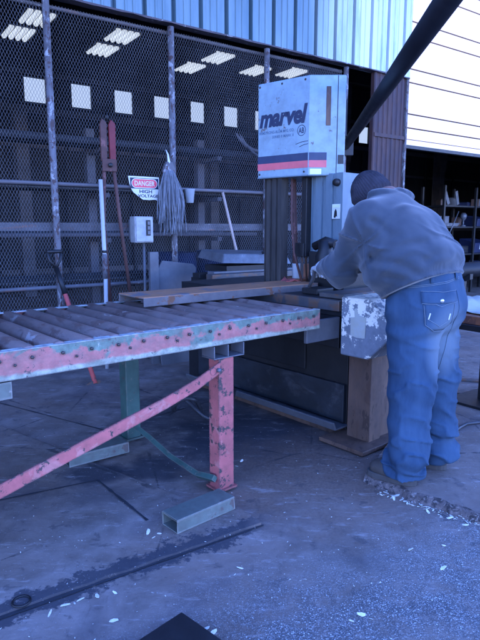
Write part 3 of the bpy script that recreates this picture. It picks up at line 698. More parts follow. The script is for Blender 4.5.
for i, (a, b, w, hh) in enumerate(bars):
    lab = ('dark flat bar nearest the conveyor on the rack', 'thick grey bar in the middle of the rack', 'flat bar at the fence side of the rack')[i]
    o = MB().bar((a[0],a[1],a[2]),(b[0],b[1],b[2]), w, hh).build('flat_bar', (m_steel, m_gray, m_dark)[i], None, bevel=.003)
    x, y = ww(.25,-.75); place(o, (x, y, 0), WALL[1]); tag(o, lab, 'steel bar', 'bars lying on the rack')
tr = at_wall('metal_tray', 'shallow galvanised tray lying upside down on the bar rack', 'tray', .68, -.62, 1.02)
pan = MB()
def tray(mb):
    a = [(-.36,-.20,.03),(.36,-.20,.0),(.36,.20,.03),(-.36,.20,.06)]; b = [(-.33,-.17,.105),(.33,-.17,.085),(.33,.18,.105),(-.33,.18,.13)]
    mb.add(a+b, [(4,5,6,7),(0,1,5,4),(1,2,6,5),(2,3,7,6),(3,0,4,7)])
    return mb
tray(pan).build('tray_shell', m_tin, tr, bevel=.012)
MB().box(-.30,.30,-.17,.17,-.052,-.0).build('packing_block', m_dark, tr)
MB().tube([(.05,-.18,.10),(.10,-.21,.12),(.16,-.19,.085)], .012, 8).build('tray_handle', m_dark, tr)
bm_ = at_wall('broom_handle', 'thin wooden handle leaning on the fence behind the tray', 'handle', .98, -.22, 0)
MB().tube([(.14,-.10,.0),(-.17,.14,1.66)], .013, 10).build('stick', m_wood, bm_)
MB().box(.02,.26,-.16,-.05,0,.10).build('broom_head', m_dark, bm_, bevel=.01)

# ------------------------------------------------------------------ roller conveyor
cv = thing('roller_conveyor', 'roller conveyor with peeling red and green paint leading to the saw', 'conveyor', *CONV)
W = 1.03; U0, U1 = -1.5, 1.722
def channel(y0, sgn):
    """rail: web at y0, flanges towards sgn"""
    t = .006; w = .042; pr = [(0,.770),(w*sgn,.770),(w*sgn,.776),(t*sgn,.776),(t*sgn,.874),(w*sgn,.874),(w*sgn,.880),(0,.880)]
    return MB().prism(pr, (U0,y0,0), (0,1,0), (0,0,1), (1,0,0), U1-U0)
r1 = channel(0, 1).build('rail', m_convrail, cv); r2 = channel(W, -1).build('rail', m_convrail, cv)
pitch = .1195
nr = 0; u = U1-.055
bolt_me = None
first = None; 
while u > U0+.03:
    if first is None:
        first = MB().lathe([(0,0),(.012,0),(.034,.004),(.039,.010),(.039,W-.038),(.034,W-.032),(.012,W-.028),(0,W-.028)], (0,.014,0), (0,1,0), 20).build('roller', m_roller, cv)
        bo = MB().lathe([(0,.010),(.008,.010),(.010,.006),(.010,0)], (0,0,0), (0,-1,0), 6).lathe([(.016,.0015),(.016,0)], (0,0,0), (0,-1,0), 12).add([(0,0,0)], []).build('bolt', m_bolt, r1)
        first.location = (u,0,.848); bo.location = (u,-.001,.846); bo.scale = (.78,.78,.78); B0 = bo
    else:
        c = first.copy(); COL.objects.link(c); c.parent = cv; c.location = (u,random.uniform(-.003,.003),.848+random.uniform(-.002,.002)); c.rotation_euler = (0,random.uniform(0,6),0)
        c = B0.copy(); COL.objects.link(c); c.parent = r1; c.location = (u,-.001,.846)
        if u > -.15 and nr % 2 == 0:
            c = B0.copy(); COL.objects.link(c); c.parent = r1; c.location = (u+.055,-.001,.825); c.scale = (.6,.6,.6)
    u -= pitch; nr += 1
def htube(mb, x0, x1, y0, y1, z0, z1, t=.006):
    """open rectangular tube along x"""
    mb.box(x0,x1,y0,y1,z0,z0+t).box(x0,x1,y0,y1,z1-t,z1).box(x0,x1,y0,y0+t,z0+t,z1-t).box(x0,x1,y1-t,y1,z0+t,z1-t); return mb
# legs
def leg(uc, n, mat, h=.70, w=.095, dd=.085):
    o = MB().box(uc-w/2,uc+w/2,n-dd/2,n+dd/2,.012,h).build('leg', mat, cv, bevel=.006)
    MB().box(uc-w/2-.012,uc+w/2+.012,n-dd/2-.012,n+dd/2+.012,.015,.027).build('foot_plate', mat, o)
    s = MB().box(uc-.085,uc+.105,n-.055,n+.045,h+.001,h+.007).box(uc-.085,uc-.079,n-.055,n+.045,h+.008,h+.066).box(uc+.0,uc+.006,n-.055,n+.045,h+.008,h+.066).box(uc+.099,uc+.105,n-.055,n+.045,h+.008,h+.066)
    s.build('saddle', m_gray if mat is m_pink else m_green, o, bevel=.002)
    return o
leg(1.06, .055, m_pink); leg(1.05, .965, m_green); leg(-1.3, .055, m_pink); leg(-1.3, .965, m_green)
# slanting red strap, bolted to the leg
st = [(-1.27,.003),(-.04,.352),(.70,.545),(.87,.598),(1.015,.660)]
sb = MB()
pr_ = [(x,z+.028) for x, z in st]+[(x,z-.028) for x, z in st[::-1]]
sb.prism([(x, max(z,.016)) for x, z in pr_], (0,.010,0), (1,0,0), (0,0,1), (0,-1,0), .010)
so = sb.build('brace_strap', m_pink, cv, bevel=.002)
MB().lathe([(0,.016),(.010,.016),(.012,.010),(.012,0)], (.998,-.001,.650), (0,-1,0), 6).lathe([(.019,.003),(.019,0)], (.968,-.0005,.648), (0,-1,0), 14).build('bolt', m_gray, so)
# low teal tie between the legs
MB().tube([(.995,.03,.085),(.985,.16,.065),(.98,.40,.085),(.98,.62,.13),(.985,.80,.15),(1.0,.93,.155)], .020, 4, smooth=False).build('cross_tie', m_green, cv)
htube(MB(), -1.5,.035,.006,.07,.700,.764,.005).build('splice_channel', m_tubegr, cv)
for uu in (.35, 1.5): MB().box(uu-.02,uu+.02,.008,W-.008,.777,.80).build('cross_bar', m_green, cv)
# tube offcuts on the floor at the legs
for i, (a, b, n0, n1, lab) in enumerate(((.625,.955,-.178,-.062,'grey square tube offcut lying in front of the red conveyor leg'), (.56,.92,.765,.88,'grey square tube offcut lying beside the far green conveyor leg'))):
    o = htube(MB(), -(b-a)/2,(b-a)/2,-(n1-n0)/2,(n1-n0)/2,0,.066,.006).build('tube_offcut', m_tubegr, None, bevel=.003)
    x, y = cw((a+b)/2, (n0+n1)/2); place(o, (x, y, .0145 if i == 0 else .0145), CONV[1]+(.03 if i == 0 else -.05)); tag(o, lab, 'steel tube', 'tube offcuts by the conveyor legs')
# steel channel workpiece lying on the rollers
mch = NT('workpiece_steel')
v = mch.coord(); pz = mch.xyz(v)[2]; n1 = mch.noise(v, 6, 6, .7); n2 = mch.noise(mch.coord((.2,1,1)), 30, 5, .7)
side = mch.mix(mch.step(n1, .35, .7), (.085,.08,.085), (.15,.14,.14)); side = mch.mix(mch.step(mch.noise(v, 9, 6, .7), .56, .60), side, (.13,.065,.035))
top = mch.mix(mch.step(n2, .3, .7), (.40,.21,.10), (.22,.11,.055)); top = mch.mix(mch.step(n1, .52, .62), top, (.13,.125,.13))
colr = mch.mix(mch.step(pz, .048, .052), side, top); mch.bump(n2, .2, .004)
m_work = mch.done(colr, .6, .15)
wk = MB(); L = 1.40
wk.prism([(0,0),(.009,0),(.011,.043),(.295,.043),(.297,0),(.306,0),(.306,.054),(0,.054)], (0,0,0), (0,1,0), (0,0,1), (1,0,0), L)
wk = wk.build('steel_channel', m_work, None, bevel=.003); x, y = cw(.975,.635)
place(wk, (x, y, .889), CONV[1]-.025); tag(wk, 'long rusty steel channel lying across the rollers into the saw', 'steel channel')

# ------------------------------------------------------------------ band saw
sw = thing('band_saw', 'large vertical band saw with pale blue head cover and dark base', 'band saw', (*cw(2.4,.6), 0), CONV[1])
def S(u, n): return (u-2.4, n-.6)
def sbox(name, u0, u1, n0, n1, z0, z1, mat, parent=sw, bevel=.004):
    return MB().box(u0-2.4,u1-2.4,n0-.6,n1-.6,z0,z1).build(name, mat, parent, bevel)
# base with lower tray
sbox('base', 2.16,3.0,.14,1.9,.0,.60,m_dark)
lip = MB().prism([(-.0,.0),(-.13,.0),(-.15,.05),(-.14,.055),(-.12,.012),(0,.012)], (2.16-2.4,.12-.6,.06), (1,0,0), (0,0,1), (0,1,0), 1.62)
lip.build('drip_tray', m_gray, sw, bevel=.003)
sbox('kick_plate', 2.10,2.159,.16,1.72,.0,.058,m_brown)
sbox('splash_plate', 2.13,2.159,.145,1.72,.085,.335,m_greasy); sbox('upper_panel', 2.146,2.159,.5,1.7,.37,.57,m_black)
sbox('foot_column', 2.085,2.20,-.095,.075,.03,.72,m_brown); sbox('foot_column', 2.201,2.50,-.075,.10,.03,.72,m_brown)
sbox('floor_pad', 1.93,2.44,-.17,.17,.008,.035,m_brown)
# table
sbox('table', 1.99,2.95,.05,1.75,.80,.895,m_dark)
sbox('table_edge', 1.955,1.989,.06,1.25,.835,.90,m_steel)
sbox('apron_plate', 1.70,1.988,.075,.10,.672,.80,m_gray)
sbox('apron_plate', 2.0,2.9,.09,1.7,.601,.799,m_black)
sbox('table_slide', 2.05,2.95,.10,.30,.896,.925,m_steel)
# end guard with peeled white paint
pent = [(.035,.930),(-.165,.930),(-.315,.800),(-.32,.730),(-.165,.582),(.035,.582)]
gd = MB().prism(pent, (1.945-2.4,-.6,0), (0,1,0), (0,0,1), (1,0,0), .40).build('end_guard', m_peel, sw, bevel=.012, seg=3)
ns = [(-.125,.735),(-.13,.855),(-.075,.865),(-.06,.905),(-.045,.895),(-.05,.85),(-.02,.845),(-.023,.74),(-.07,.732)]
MB().prism([(a-.02, b-.03) for a, b in ns], (1.9435-2.4,-.6,0), (0,1,0), (0,0,1), (-1,0,0), .0015).build('paper_label', m_paper, gd)
# columns
def column(name, u0, u1, n0, n1, z0, z1, mat, grooves):
    pr = []; k = grooves
    for i in range(k):
        a = n0+(n1-n0)*i/k; b = n0+(n1-n0)*(i+1)/k; w = (b-a)
        pr += [(a,0),(a+w*.62,0),(a+w*.66,.016),(a+w*.96,.016)]
    pr += [(n1,0),(n1,u1-u0),(n0,u1-u0)]
    return MB().prism(pr, (u0-2.4,-.6,z0), (0,1,0), (1,0,0), (0,0,1), z1-z0).build(name, mat, sw)
column('guide_column', 2.30,2.37,.905,1.085,.897,1.70,m_guide,3)
rc = column('head_column', 2.44,2.66,.455,.74,.897,1.70,m_headcol,3)
MB().box(2.41-2.4,2.70-2.4,.40-.6,.73-.6,.897,1.16).build('column_housing', m_black, sw, bevel=.006)
MB().lathe([(0,.03),(.022,.03),(.026,.018),(.026,0)], (2.439-2.4,.50-.6,1.635), (-1,0,0), 16).build('knob', m_dark, rc)
sk = MB().box(2.434-2.4,2.438-2.4,.47-.6,.54-.6,1.39,1.49).build('warning_sticker', m_white, rc)
MB().box(2.4325-2.4,2.4335-2.4,.473-.6,.537-.6,1.465,1.487).build('sticker_band', m_yellow, sk)
MB().prism([(.392,1.44),(.402,1.46),(.412,1.44),(.418,1.40),(.405,1.395),(.396,1.41),(.388,1.40)], (2.4338-2.4,-.6+.105,0), (0,1,0), (0,0,1), (-1,0,0), .001).build('sticker_figure', m_black, sk)
# head cover
hp = [(2.24,1.10),(2.33,.676),(2.45,.574),(2.52,.514),(2.84,.785),(2.76,1.10)]
hd = MB().prism([S(*q) for q in hp], (0,0,1.685), (1,0,0), (0,1,0), (0,0,1), .665).build('head_cover', m_head, sw, bevel=.010, seg=3)
def face(p, q):
    p, q = Vector((*S(*p), 0)), Vector((*S(*q), 0)); e = (q-p); return p, e.normalized(), e.length
P0, E0, L0 = face(hp[0], hp[1]); P1, E1, L1 = face(hp[1], hp[2]); P2, E2, L2 = face(hp[2], hp[3])
def onface(P, E, a, b, z0, z1, name, mat, lift=.0015, par=hd):
    nrm = E.cross(Vector((0,0,1)))
    return MB().obox(P+E*(a+b)/2+Vector((0,0,(z0+z1)/2))+nrm*lift/2, E, nrm, (0,0,1), (b-a)/2, lift/2+.0005, (z1-z0)/2).build(name, mat, par)
onface(P0,E0,.004,L0-.004,1.79,1.842,'stripe',m_stripe_navy); onface(P0,E0,.004,L0-.004,1.742,1.7895,'stripe',m_stripe_red)
onface(P1,E1,.004,L1*.80,1.79,1.842,'stripe',m_stripe_navy); onface(P1,E1,.004,L1*.80,1.742,1.7895,'stripe',m_stripe_red)
onface(P1,E1,.012,L1*.58,1.695,1.732,'nameplate',m_yellow)
onface(P2,E2,.046,L2-.006,1.765,1.825,'vent_cap',m_black, .004)
onface(P1,E1,L1-.042,L1-.010,2.02,2.275,'rusty_strip',m_brown, .002)
onface(P2,E2,.034,.039,1.69,2.345,'door_seam',m_black, .0012)
onface(P0,E0,.004,L0,1.686,1.694,'bottom_lip',m_headcol, .004)
nr0 = E0.cross(Vector((0,0,1)))
text_mesh('lettering', 'marvel', m_ink, hd, P0+E0*.018+Vector((0,0,2.040))+nr0*.001, E0, (0,0,1), .405, .130, shear=.24, bold=.042, lift=.0012, spacing=.98)
text_mesh('lettering', 'ARMSTRONG-BLUM MFG. CO.', m_inkfaint, hd, P0+E0*.015+Vector((0,0,1.995)), E0, (0,0,1), .30, .020, bold=.012, lift=.0012)
text_mesh('lettering', 'SERIES 8 MARK II', m_inkfaint, hd, P0+E0*.13+Vector((0,0,1.962)), E0, (0,0,1), .18, .018, bold=.012, lift=.0012)
em = MB(); c0 = P0+E0*.375+Vector((0,0,1.994)); 
ring = []
n_ = 28
for r0, r1_ in ((.034,.030),):
    vs = []
    for i in range(n_): a = 2*math.pi*i/n_; vs.append(c0+E0*r0*math.cos(a)+Vector((0,0,r0*1.1*math.sin(a)))+nr0*.0013)
    for i in range(n_): a = 2*math.pi*i/n_; vs.append(c0+E0*r1_*math.cos(a)+Vector((0,0,r1_*1.1*math.sin(a)))+nr0*.0013)
    em.add(vs, [(i,(i+1)%n_,n_+(i+1)%n_,n_+i) for i in range(n_)])
em.build('emblem', m_ink, hd)
text_mesh('lettering', 'AB', m_ink, hd, P0+E0*.352+Vector((0,0,1.975)), E0, (0,0,1), .044, .038, bold=.02, lift=.0012)
for a, z in ((.02,2.325),(.40,2.325),(.02,1.715),(.40,1.715),(.21,2.325)):
    MB().lathe([(0,.003),(.007,.0025),(.008,0)], P0+E0*a+Vector((0,0,z)), nr0, 10).build('screw', m_bolt, hd)
mk = MB()
for (a, z, b, z2) in ((.33,1.905,.43,1.92),(.36,1.885,.428,1.90)):
    p, q = P0+E0*a+Vector((0,0,z))+nr0*.001, P0+E0*b+Vector((0,0,z2))+nr0*.001; mk.tube([p, (p+q)/2+Vector((0,0,.004)), q], .0018, 5)
mk.build('scratch', m_ink, hd)
# blade, guide arm, vise and hoses in the throat
sbox('saw_blade', 2.40,2.4015,.775,.80,.90,1.684,m_steel, bevel=0)
sbox('guide_arm', 2.39,2.50,.742,.79,1.12,1.684,m_dark); sbox('blade_guide', 2.37,2.43,.745,.83,1.12,1.22,m_dark)
MB().box(.02,.24,.02,.14,.896,1.0).build('vise_jaw', m_steel, sw, bevel=.004); MB().box(.16,.34,.33,.40,.896,1.05).build('vise_jaw', m_rust, sw, bevel=.004)
MB().tube([S(2.36,.86)+(1.68,), S(2.34,.84)+(1.4,), S(2.32,.79)+(1.15,), S(2.36,.74)+(.93,)], .009, 8).build('hose', m_tongs, sw)
MB().tube([S(2.42,.80)+(1.68,), S(2.42,.78)+(1.3,), S(2.44,.77)+(.93,)], .008, 8).build('hose', m_brown, sw)
MB().tube([S(2.42,.90)+(1.68,), S(2.43,.885)+(1.25,), S(2.43,.885)+(.94,)], .018, 8).build('feed_rod', m_tongs, sw)
MB().tube([S(2.46,.84)+(1.62,), S(2.46,.80)+(1.3,), S(2.48,.70)+(1.1,), S(2.5,.62)+(1.06,)], .012, 8).build('hose', m_cable, sw)
mh = MB(); mh.lathe([(0,0),(.06,0),(.07,.02),(.07,.12),(.05,.16),(.05,.22),(0,.22)], (*S(2.33,.50),1.02), (0,0,1), 18); mh.tube([S(2.33,.60)+(1.2,), S(2.33,.50)+(1.24,), S(2.34,.42)+(1.22,)], .03, 8)
mh.build('feed_motor', m_black, sw)
MB().tube([S(2.12,.46)+(.925,), S(2.10,.40)+(1.0,), S(2.055,.345)+(1.075,), S(2.03,.30)+(1.10,)], .012, 10).build('feed_lever', m_gray, sw)
MB().box(2.10-2.4,2.26-2.4,.36-.6,.50-.6,.896,.935).build('lever_housing', m_dark, sw, bevel=.006)
cn = tag(place(MB().lathe([(0,0),(.042,0),(.042,.105),(.045,.108),(.040,.110),(.040,.10),(0,.10)], (0,0,0), n=20).build('tin_can', m_cup), (*cw(2.44,.865), .956)), 'small pale blue tin can standing behind the guide column', 'can')
MB().box(2.375-2.4,2.66-2.4,.80-.6,1.05-.6,.896,.955).build('rear_block', m_rust, sw, bevel=.004)
rg = MB()
for i in range(8):
    for j in range(6): pass
V = [(.02*i-.08, .02*j-.06, .02+.03*mnoise.noise(Vector((i*.5, j*.5, 3)))+.03*(1-((i-4)/4)**2)) for i in range(9) for j in range(7)]
rg.add(V, [(i*7+j,(i+1)*7+j,(i+1)*7+j+1,i*7+j+1) for i in range(8) for j in range(6)], True)
o = rg.build('shop_rag', m_redrag); m = o.modifiers.new('s','SOLIDIFY'); m.thickness = .006
tag(place(o, (*cw(2.33,.83),.905), .4), 'crumpled dull red rag on the saw table below the can', 'rag')

# horizontal dark boom from the fence post out over the yard
bp = Vector((1.325,7.30,2.35)); bq = Vector((.775,1.65,2.238)); dv = (bq-bp).normalized()
bo_ = thing('steel_boom', 'dark round steel boom reaching out overhead past the saw head', 'boom', bp)
MB().tube([Vector((0,0,0)), (bq-bp)*.5, bq-bp], .053, 24).build('boom_tube', m_boom, bo_)
MB().box(-.09,.09,-.06,.02,-.12,.12).build('wall_bracket', m_dark, bo_, bevel=.003)
MB().bar(Vector((-.02,-.1,.10)), Vector((0,-.0,.70))+Vector((.0,.02,0)), .03, .03).build('stay', m_dark, bo_)

# cables under the conveyor by the saw base
for i, pts in enumerate((((1.62,.98),(1.50,.90),(1.42,1.05),(1.55,1.2),(1.75,1.1)), ((1.9,.95),(1.7,.75),(1.5,.85),(1.45,1.1),(1.62,1.25)))):
    P_ = []
    for k in range(len(pts)-1):
        for t in (0,.25,.5,.75):
            a, b = pts[k], pts[k+1]; P_.append((*cw(a[0]+(b[0]-a[0])*t, a[1]+(b[1]-a[1])*t), .035+.16*abs(math.sin((k+t)*1.3+i))))
    o = MB().tube(P_, .016, 8).build('rubber_hose', m_cable); m = o.modifiers.new('s','SUBSURF'); m.levels = 1; m.render_levels = 1
    tag(o, ('thin black hose looped on the floor behind the red leg', 'black hose coiled nearest the saw base under the conveyor')[i], 'hose', 'hoses coiled under the conveyor')

# ------------------------------------------------------------------ right side clutter
o = MB().tube([(1.33,3.36,.047),(1.42,3.47,.047),(1.50,3.55,.047),(1.60,3.58,.047),(1.75,3.70,.047),(2.1,3.80,.047)], .010, 8).build('power_cable', m_cable)
tag(o, 'dark cable lying on the concrete behind the man', 'cable')
for i, (p, q, w) in enumerate((((1.62,4.35,.044),(2.25,4.02,.044),.10), ((1.68,4.75,.044),(2.6,4.42,.044),.07))):
    o = MB().bar((0,0,0), Vector(q)-Vector(p), w, .016).build('flat_steel_strip', m_steel, None, bevel=.002); o.location = p
    tag(o, ('wide flat steel strip on the floor right of the man', 'narrower flat steel strip on the floor beyond the wide one')[i], 'steel strip', 'steel strips on the floor')
st_ = thing('steel_stand', 'low dark steel stand just behind the man', 'stand', (1.78,4.02,.035), .62)
MB().box(.06,.16,-.05,.05,.02,.60).build('pedestal', m_dark, st_); MB().box(-.14,.32,-.2,.2,0,.019).build('base_plate', m_dark, st_)
MB().box(-.34,.34,-.28,.28,.601,.64).build('top', m_dark, st_, bevel=.003)
o = MB().box(-.30,.28,-.24,.2,0,.055).build('cardboard_carton', m_rust, None, bevel=.003); tag(place(o, (1.78,4.02,.676), .62), 'shallow rusty brown carton on the steel stand behind the man', 'carton')
pp = MB(); V = []
for i in range(9):
    for j in range(7): V.append((-.20+.05*i, -.22+.07*j, .006+.016*mnoise.noise(Vector((i*.9,j*.9,1)))+.07*max(0,(j-3)/3)**1.3))
pp.add(V, [(i*7+j,(i+1)*7+j,(i+1)*7+j+1,i*7+j+1) for i in range(8) for j in range(6)], True)
o = pp.build('paper_sheet', m_paper); m = o.modifiers.new('s','SOLIDIFY'); m.thickness = .002
tag(place(o, (1.77,4.03,.735), .45), 'curled pale sheet lying on the carton behind the man', 'paper')
o = MB().tube([(0,0,0),(2.9,0,0)], .10, 20).build('dark_pipe', m_dark, None); x, y = ww(3.9,-.35); place(o, (x, y, .80), WALL[1]+.0); tag(o, 'thick grey pipe lying across stands in the doorway', 'pipe')
for i, s in enumerate((4.3, 6.4)):
    t = at_wall('pipe_stand', ('pipe stand under the left end of the grey pipe', 'pipe stand under the right end of the grey pipe')[i], 'stand', s, -.35, .035 if False else .0, 'stands under the grey pipe')
    MB().box(-.04,.04,-.04,.04,0,.66).box(-.14,.14,-.14,.14,0,.012).build('upright', m_dark, t); MB().prism([(-.13,.76),(-.13,.69),(0,.655),(.13,.69),(.13,.76),(0,.685)], (-.03,0,0), (0,1,0), (0,0,1), (1,0,0), .06).build('cradle', m_dark, t)
# shelf with bins deep in the doorway
m_shelf = m_dark
sf = at_wall('storage_shelf', 'dark steel shelving deep inside the overhead door bay', 'shelf', 6.3, 1.6, 0)
for x in (0,.92,1.9):
    for y in (-.2,.25): MB().box(x-.02,x+.02,y-.02,y+.02,0,2.05).build('upright', m_shelf, sf)
for z in (.5,.86,1.34,1.70): MB().box(-.02,1.92,-.2,.25,z,z+.025).build('shelf_board', m_shelf, sf)
def bin_(s, z, w, h, mat, lab, lab2=True):
    t = at_wall('parts_bin', lab, 'bin', s, 1.55, z, 'bins on the shelf')
    MB().prism([(-.15,0),(.15,0),(.17,h),(-.17,h*.7)], (0,0,0), (0,1,0), (0,0,1), (1,0,0), w).build('bin_body', mat, t, bevel=.01)
    MB().obox((w*.55,-.168,h*.42), (1,0,0), (0,-.12,1), (0,1,.1), w*.28, h*.16, .003).build('bin_label', m_paper, t)
bin_(6.36,.886,.42,.24,m_tin,'grey parts bin with pale label, left on the shelf')
bin_(7.27,.886,.50,.26,m_bluebin,'blue parts bin with pale label, right on the shelf')
bin_(7.30,1.366,.40,.20,m_bluebin,'blue parts bin on the shelf above the other bins')
bin_(6.4,.526,.6,.22,m_dark,'dark low bin on the bottom shelf')
o = MB().prism([(0,0),(.44,.0),(.52,.06),(-.02,.06)], (0,0,0), (1,0,0), (0,0,1), (0,1,0), .25).build('metal_pan', m_tin, None, bevel=.006); x, y = ww(6.40,1.48); place(o, (x, y, 1.366), WALL[1]); tag(o, 'shallow tin pan on the shelf board above the grey bin', 'pan')
for k in range(14):
    sh_ = random.choice((.526,.886,1.366,1.726)); a_, b_, c_ = random.uniform(.05,.16), random.uniform(.05,.13), random.uniform(.06,.22)
    mb = MB(); mb.box(-a_,a_,-b_,b_,0,c_); mb.box(-a_*1.03,a_*1.03,-b_*1.03,b_*1.03,c_+.001,c_+.015)
    o = mb.build('storage_box', random.choice((m_dark,m_bluebin,m_rust,m_brown,m_gray)), None, bevel=.003); x, y = ww(6.45+k*.125, 1.62+random.uniform(-.08,.08)); o.location = (x, y, zs(sh_)); o.rotation_euler = (0,0,WALL[1]+random.uniform(-.5,.5))
    tag(o, 'small dark box in the jumble on the bay shelves', 'box', 'boxes jumbled on the bay shelves')
t = at_wall('hand_lamp', 'small tin lamp standing in the pan area of the shelf', 'lamp', 7.03, 1.5, 1.366)
MB().lathe([(0,0),(.05,0),(.05,.015),(.015,.03),(.015,.10),(.05,.14),(.06,.20),(.03,.24),(0,.24)], (0,0,0)).build('lamp_body', m_tin, t)
for i, (s, z, a, L_, lab) in enumerate(((6.50,1.726,-.5,.30,'tilted tin sheet leaning left on the top shelf'), (6.80,1.726,-.3,.24,'tin sheet leaning right on the top shelf'), (7.45,1.726,.6,.24,'tin strip at the right end of the top shelf'))):
    o = MB().obox((math.sin(a)*L_/2,0,math.cos(a)*L_/2), (math.cos(a),0,-math.sin(a)), (0,1,0), (math.sin(a),0,math.cos(a)), .035, .004, L_/2).build('tin_offcut', m_tin); x, y = ww(s, 1.45+.02*i); place(o, (x, y, z+.02), WALL[1]); tag(o, lab, 'tin sheet', 'tin sheets on the top shelf')
o = MB().tube([(0,0,0),(.30,.04,.40)], .010, 8).build('steel_rod', m_tin); x, y = ww(6.34,1.30); place(o, (x, y, 1.22), WALL[1]); o.parent = None; tag(o, 'thin steel rod leaning on the front of the shelf', 'rod')

# dark plate in the foreground
o = MB().box(-.22,.22,-.20,.20,0,.05).build('dark_steel_plate', m_black, None, bevel=.004)
x, y = -.205, 1.74
a = R(-44)
place(o, (x+.005, y-.335, .0), R(47)); tag(o, 'dark steel plate corner at the bottom edge of the photo', 'plate')

# ------------------------------------------------------------------ the worker
MO = Vector((.95, 2.80, .035))
man = thing('person', 'person in grey sweatshirt, dark knit hat and baggy jeans bending over the saw table', 'person', MO)
dF = np.array((-.75,.66,0)); dF = dF/np.linalg.norm(dF); dL = np.array((-dF[1], dF[0], 0))      # facing, and the man's left
def A3(*p): return np.array(p, np.float32)
z3 = A3(0,0,1)
hip = A3(.935,2.845,1.0)
# sweatshirt
tors = [(A3(.925,2.852,1.045), .075, .186), (A3(.885,2.90,1.14), .07, .19), (A3(.835,2.965,1.25), .075, .185), (A3(.79,3.03,1.325), .085, .155)]
fs = []
for s_ in (-1, 1):
    for (p, w, r), (q, w2, r2) in zip(tors, tors[1:]): fs.append(cap(p+s_*w*dL, q+s_*w2*dL, r, r2))
shL = A3(.775,3.03,1.345)+dL*.20; shR = A3(.775,3.03,1.345)-dL*.185
elL = A3(.55,3.14,1.105); haL = A3(.50,3.49,1.08)
elR = A3(.86,3.46,1.14); haR = A3(.66,3.66,1.08)
core = union(fs, .06)
arm = union([cap(shL, elL, .112, .092), cap(elL, haL+(elL-haL)*.26, .086, .056), cap(shL, A3(.775,3.03,1.37), .11, .14)], .05)
armR = union([cap(shR, elR, .105, .082), cap(elR, haR, .078, .055), cap(shR, A3(.775,3.03,1.37), .115, .14)], .05)
neckc = A3(.795,3.105,1.480)
tax = (tors[3][0]-tors[0][0]); tax = tax/np.linalg.norm(tax)
hem_c = A3(.925,2.85,1.035); hem_n = A3(-.30,.30,.90); hem_n = hem_n/np.linalg.norm(hem_n)
hood = []
import itertools
hx = dL; hy = dF*.75+z3*.2; hy = hy/np.linalg.norm(hy)
prev = None
for a in np.linspace(-2.2, 2.2, 12):
    p = neckc-hy*.070*math.cos(a)+hx*.130*math.sin(a)+z3*(.0+.018*math.cos(a))
    r = .030+.020*math.cos(a/1.6)
    if prev is not None: hood.append(cap(prev[0], p, prev[1], r))
    prev = (p, r)
hoodf = union(hood, .02)
def sweater(X, Y, Z):
    c = core(X, Y, Z)
    tt = ((X-hem_c[0])*hem_n[0]+(Y-hem_c[1])*hem_n[1]+(Z-hem_c[2])*hem_n[2])
    band = np.clip(1-np.abs(tt-.025)/.035, 0, 1); over = np.clip(1-np.abs(tt-.10)/.07, 0, 1)
    c = c+band*.012-over*.012
    r = smin(c, arm(X, Y, Z), .035); r = smin(r, armR(X, Y, Z), .04)
    hh = hoodf(X, Y, Z)+.006*vnoise(X*22, Y*22, Z*22)+.004*np.sin(90*(Z+.3*X)+5*vnoise(X*8, Y*8, Z*8))
    # folds: long soft creases pulled from the armpit to the back and along the sleeves
    wx = vnoise(X*5, Y*5, Z*5)
    f1 = np.sin(26*((X*.35+Y*.25)+Z*1.05)+7*wx)
    f2 = np.sin(38*((X*-.6+Y*.3)+Z*.6)+6*vnoise(X*7+9, Y*7, Z*7))
    low = np.clip((1.33-Z)/.25, 0, 1)
    ax_, ay_, az_ = X-.66, Y-2.93, Z-1.25
    ra = np.sqrt(ax_**2+ay_**2+az_**2); th = np.arctan2(az_, (ax_*.66-ay_*.3))
    arm_cr = np.exp(-((ra-.16)/.13)**2)*(-.013)*np.exp(-(np.sin(3.2*th+2.2*wx+.6)/.30)**2)
    waist = np.exp(-((tt-.16)/.08)**2)*(-.010)*np.exp(-(np.sin(26*tt+9*(X*.7+Y*.7)+6*wx)/.35)**2)
    sl = np.exp(-(((X-.55)**2+(Y-3.16)**2+(Z-1.12)**2)/.16**2))*(-.009)*np.exp(-(np.sin(30*(Z*.7-Y*.6)+5*wx)/.4)**2)
    for (x0, z0), (x1, z1), wd, dp in (((.635,1.165),(.735,1.285),.018,.017), ((.645,1.18),(.84,1.10),.018,.016), ((.69,1.21),(.87,1.255),.014,.013), ((.79,1.04),(.91,1.085),.013,.012), ((.70,1.09),(.80,1.055),.014,.010), ((.86,1.17),(.99,1.215),.015,.009), ((.63,1.36),(.70,1.30),.015,.010)):
        ex_, ez_ = x1-x0, z1-z0; t_ = np.clip(((X-x0)*ex_+(Z-z0)*ez_)/(ex_**2+ez_**2), 0, 1)
        dd = (X-x0-t_*ex_)**2+(Z-z0-t_*ez_-.012*np.sin(3.1*t_))**2
        r = r+np.where(Y < 3.02, dp*(1-.6*t_)*(np.exp(-dd/wd**2)-.55*np.exp(-((np.sqrt(dd)-2.3*wd)/(1.3*wd))**2)), 0)
    r = r+arm_cr+waist+sl
    r = r+low*.0085*f1+.0045*f2*np.clip(low+.3,0,1)+.020*vnoise(X*5+3, Y*5, Z*5)+.008*vnoise(X*15, Y*15, Z*9)-.007*np.exp(-((np.sin(9*(X*.5-Y*.2+Z)+3.5*wx))/.22)**2)*np.clip((1.36-Z)/.15,0,1)
    r = smin(r, hh, .006)
    rib = np.where((tt > 0) & (tt < .05), .0012*np.sin(np.arctan2(X-hem_c[0], Y-hem_c[1])*110), 0)
    return np.maximum(r+rib, -tt)
sdf_obj('sweatshirt', sweater, (.32,2.58,.86), (1.26,3.82,1.60), .0072, m_fleece, man, MO)
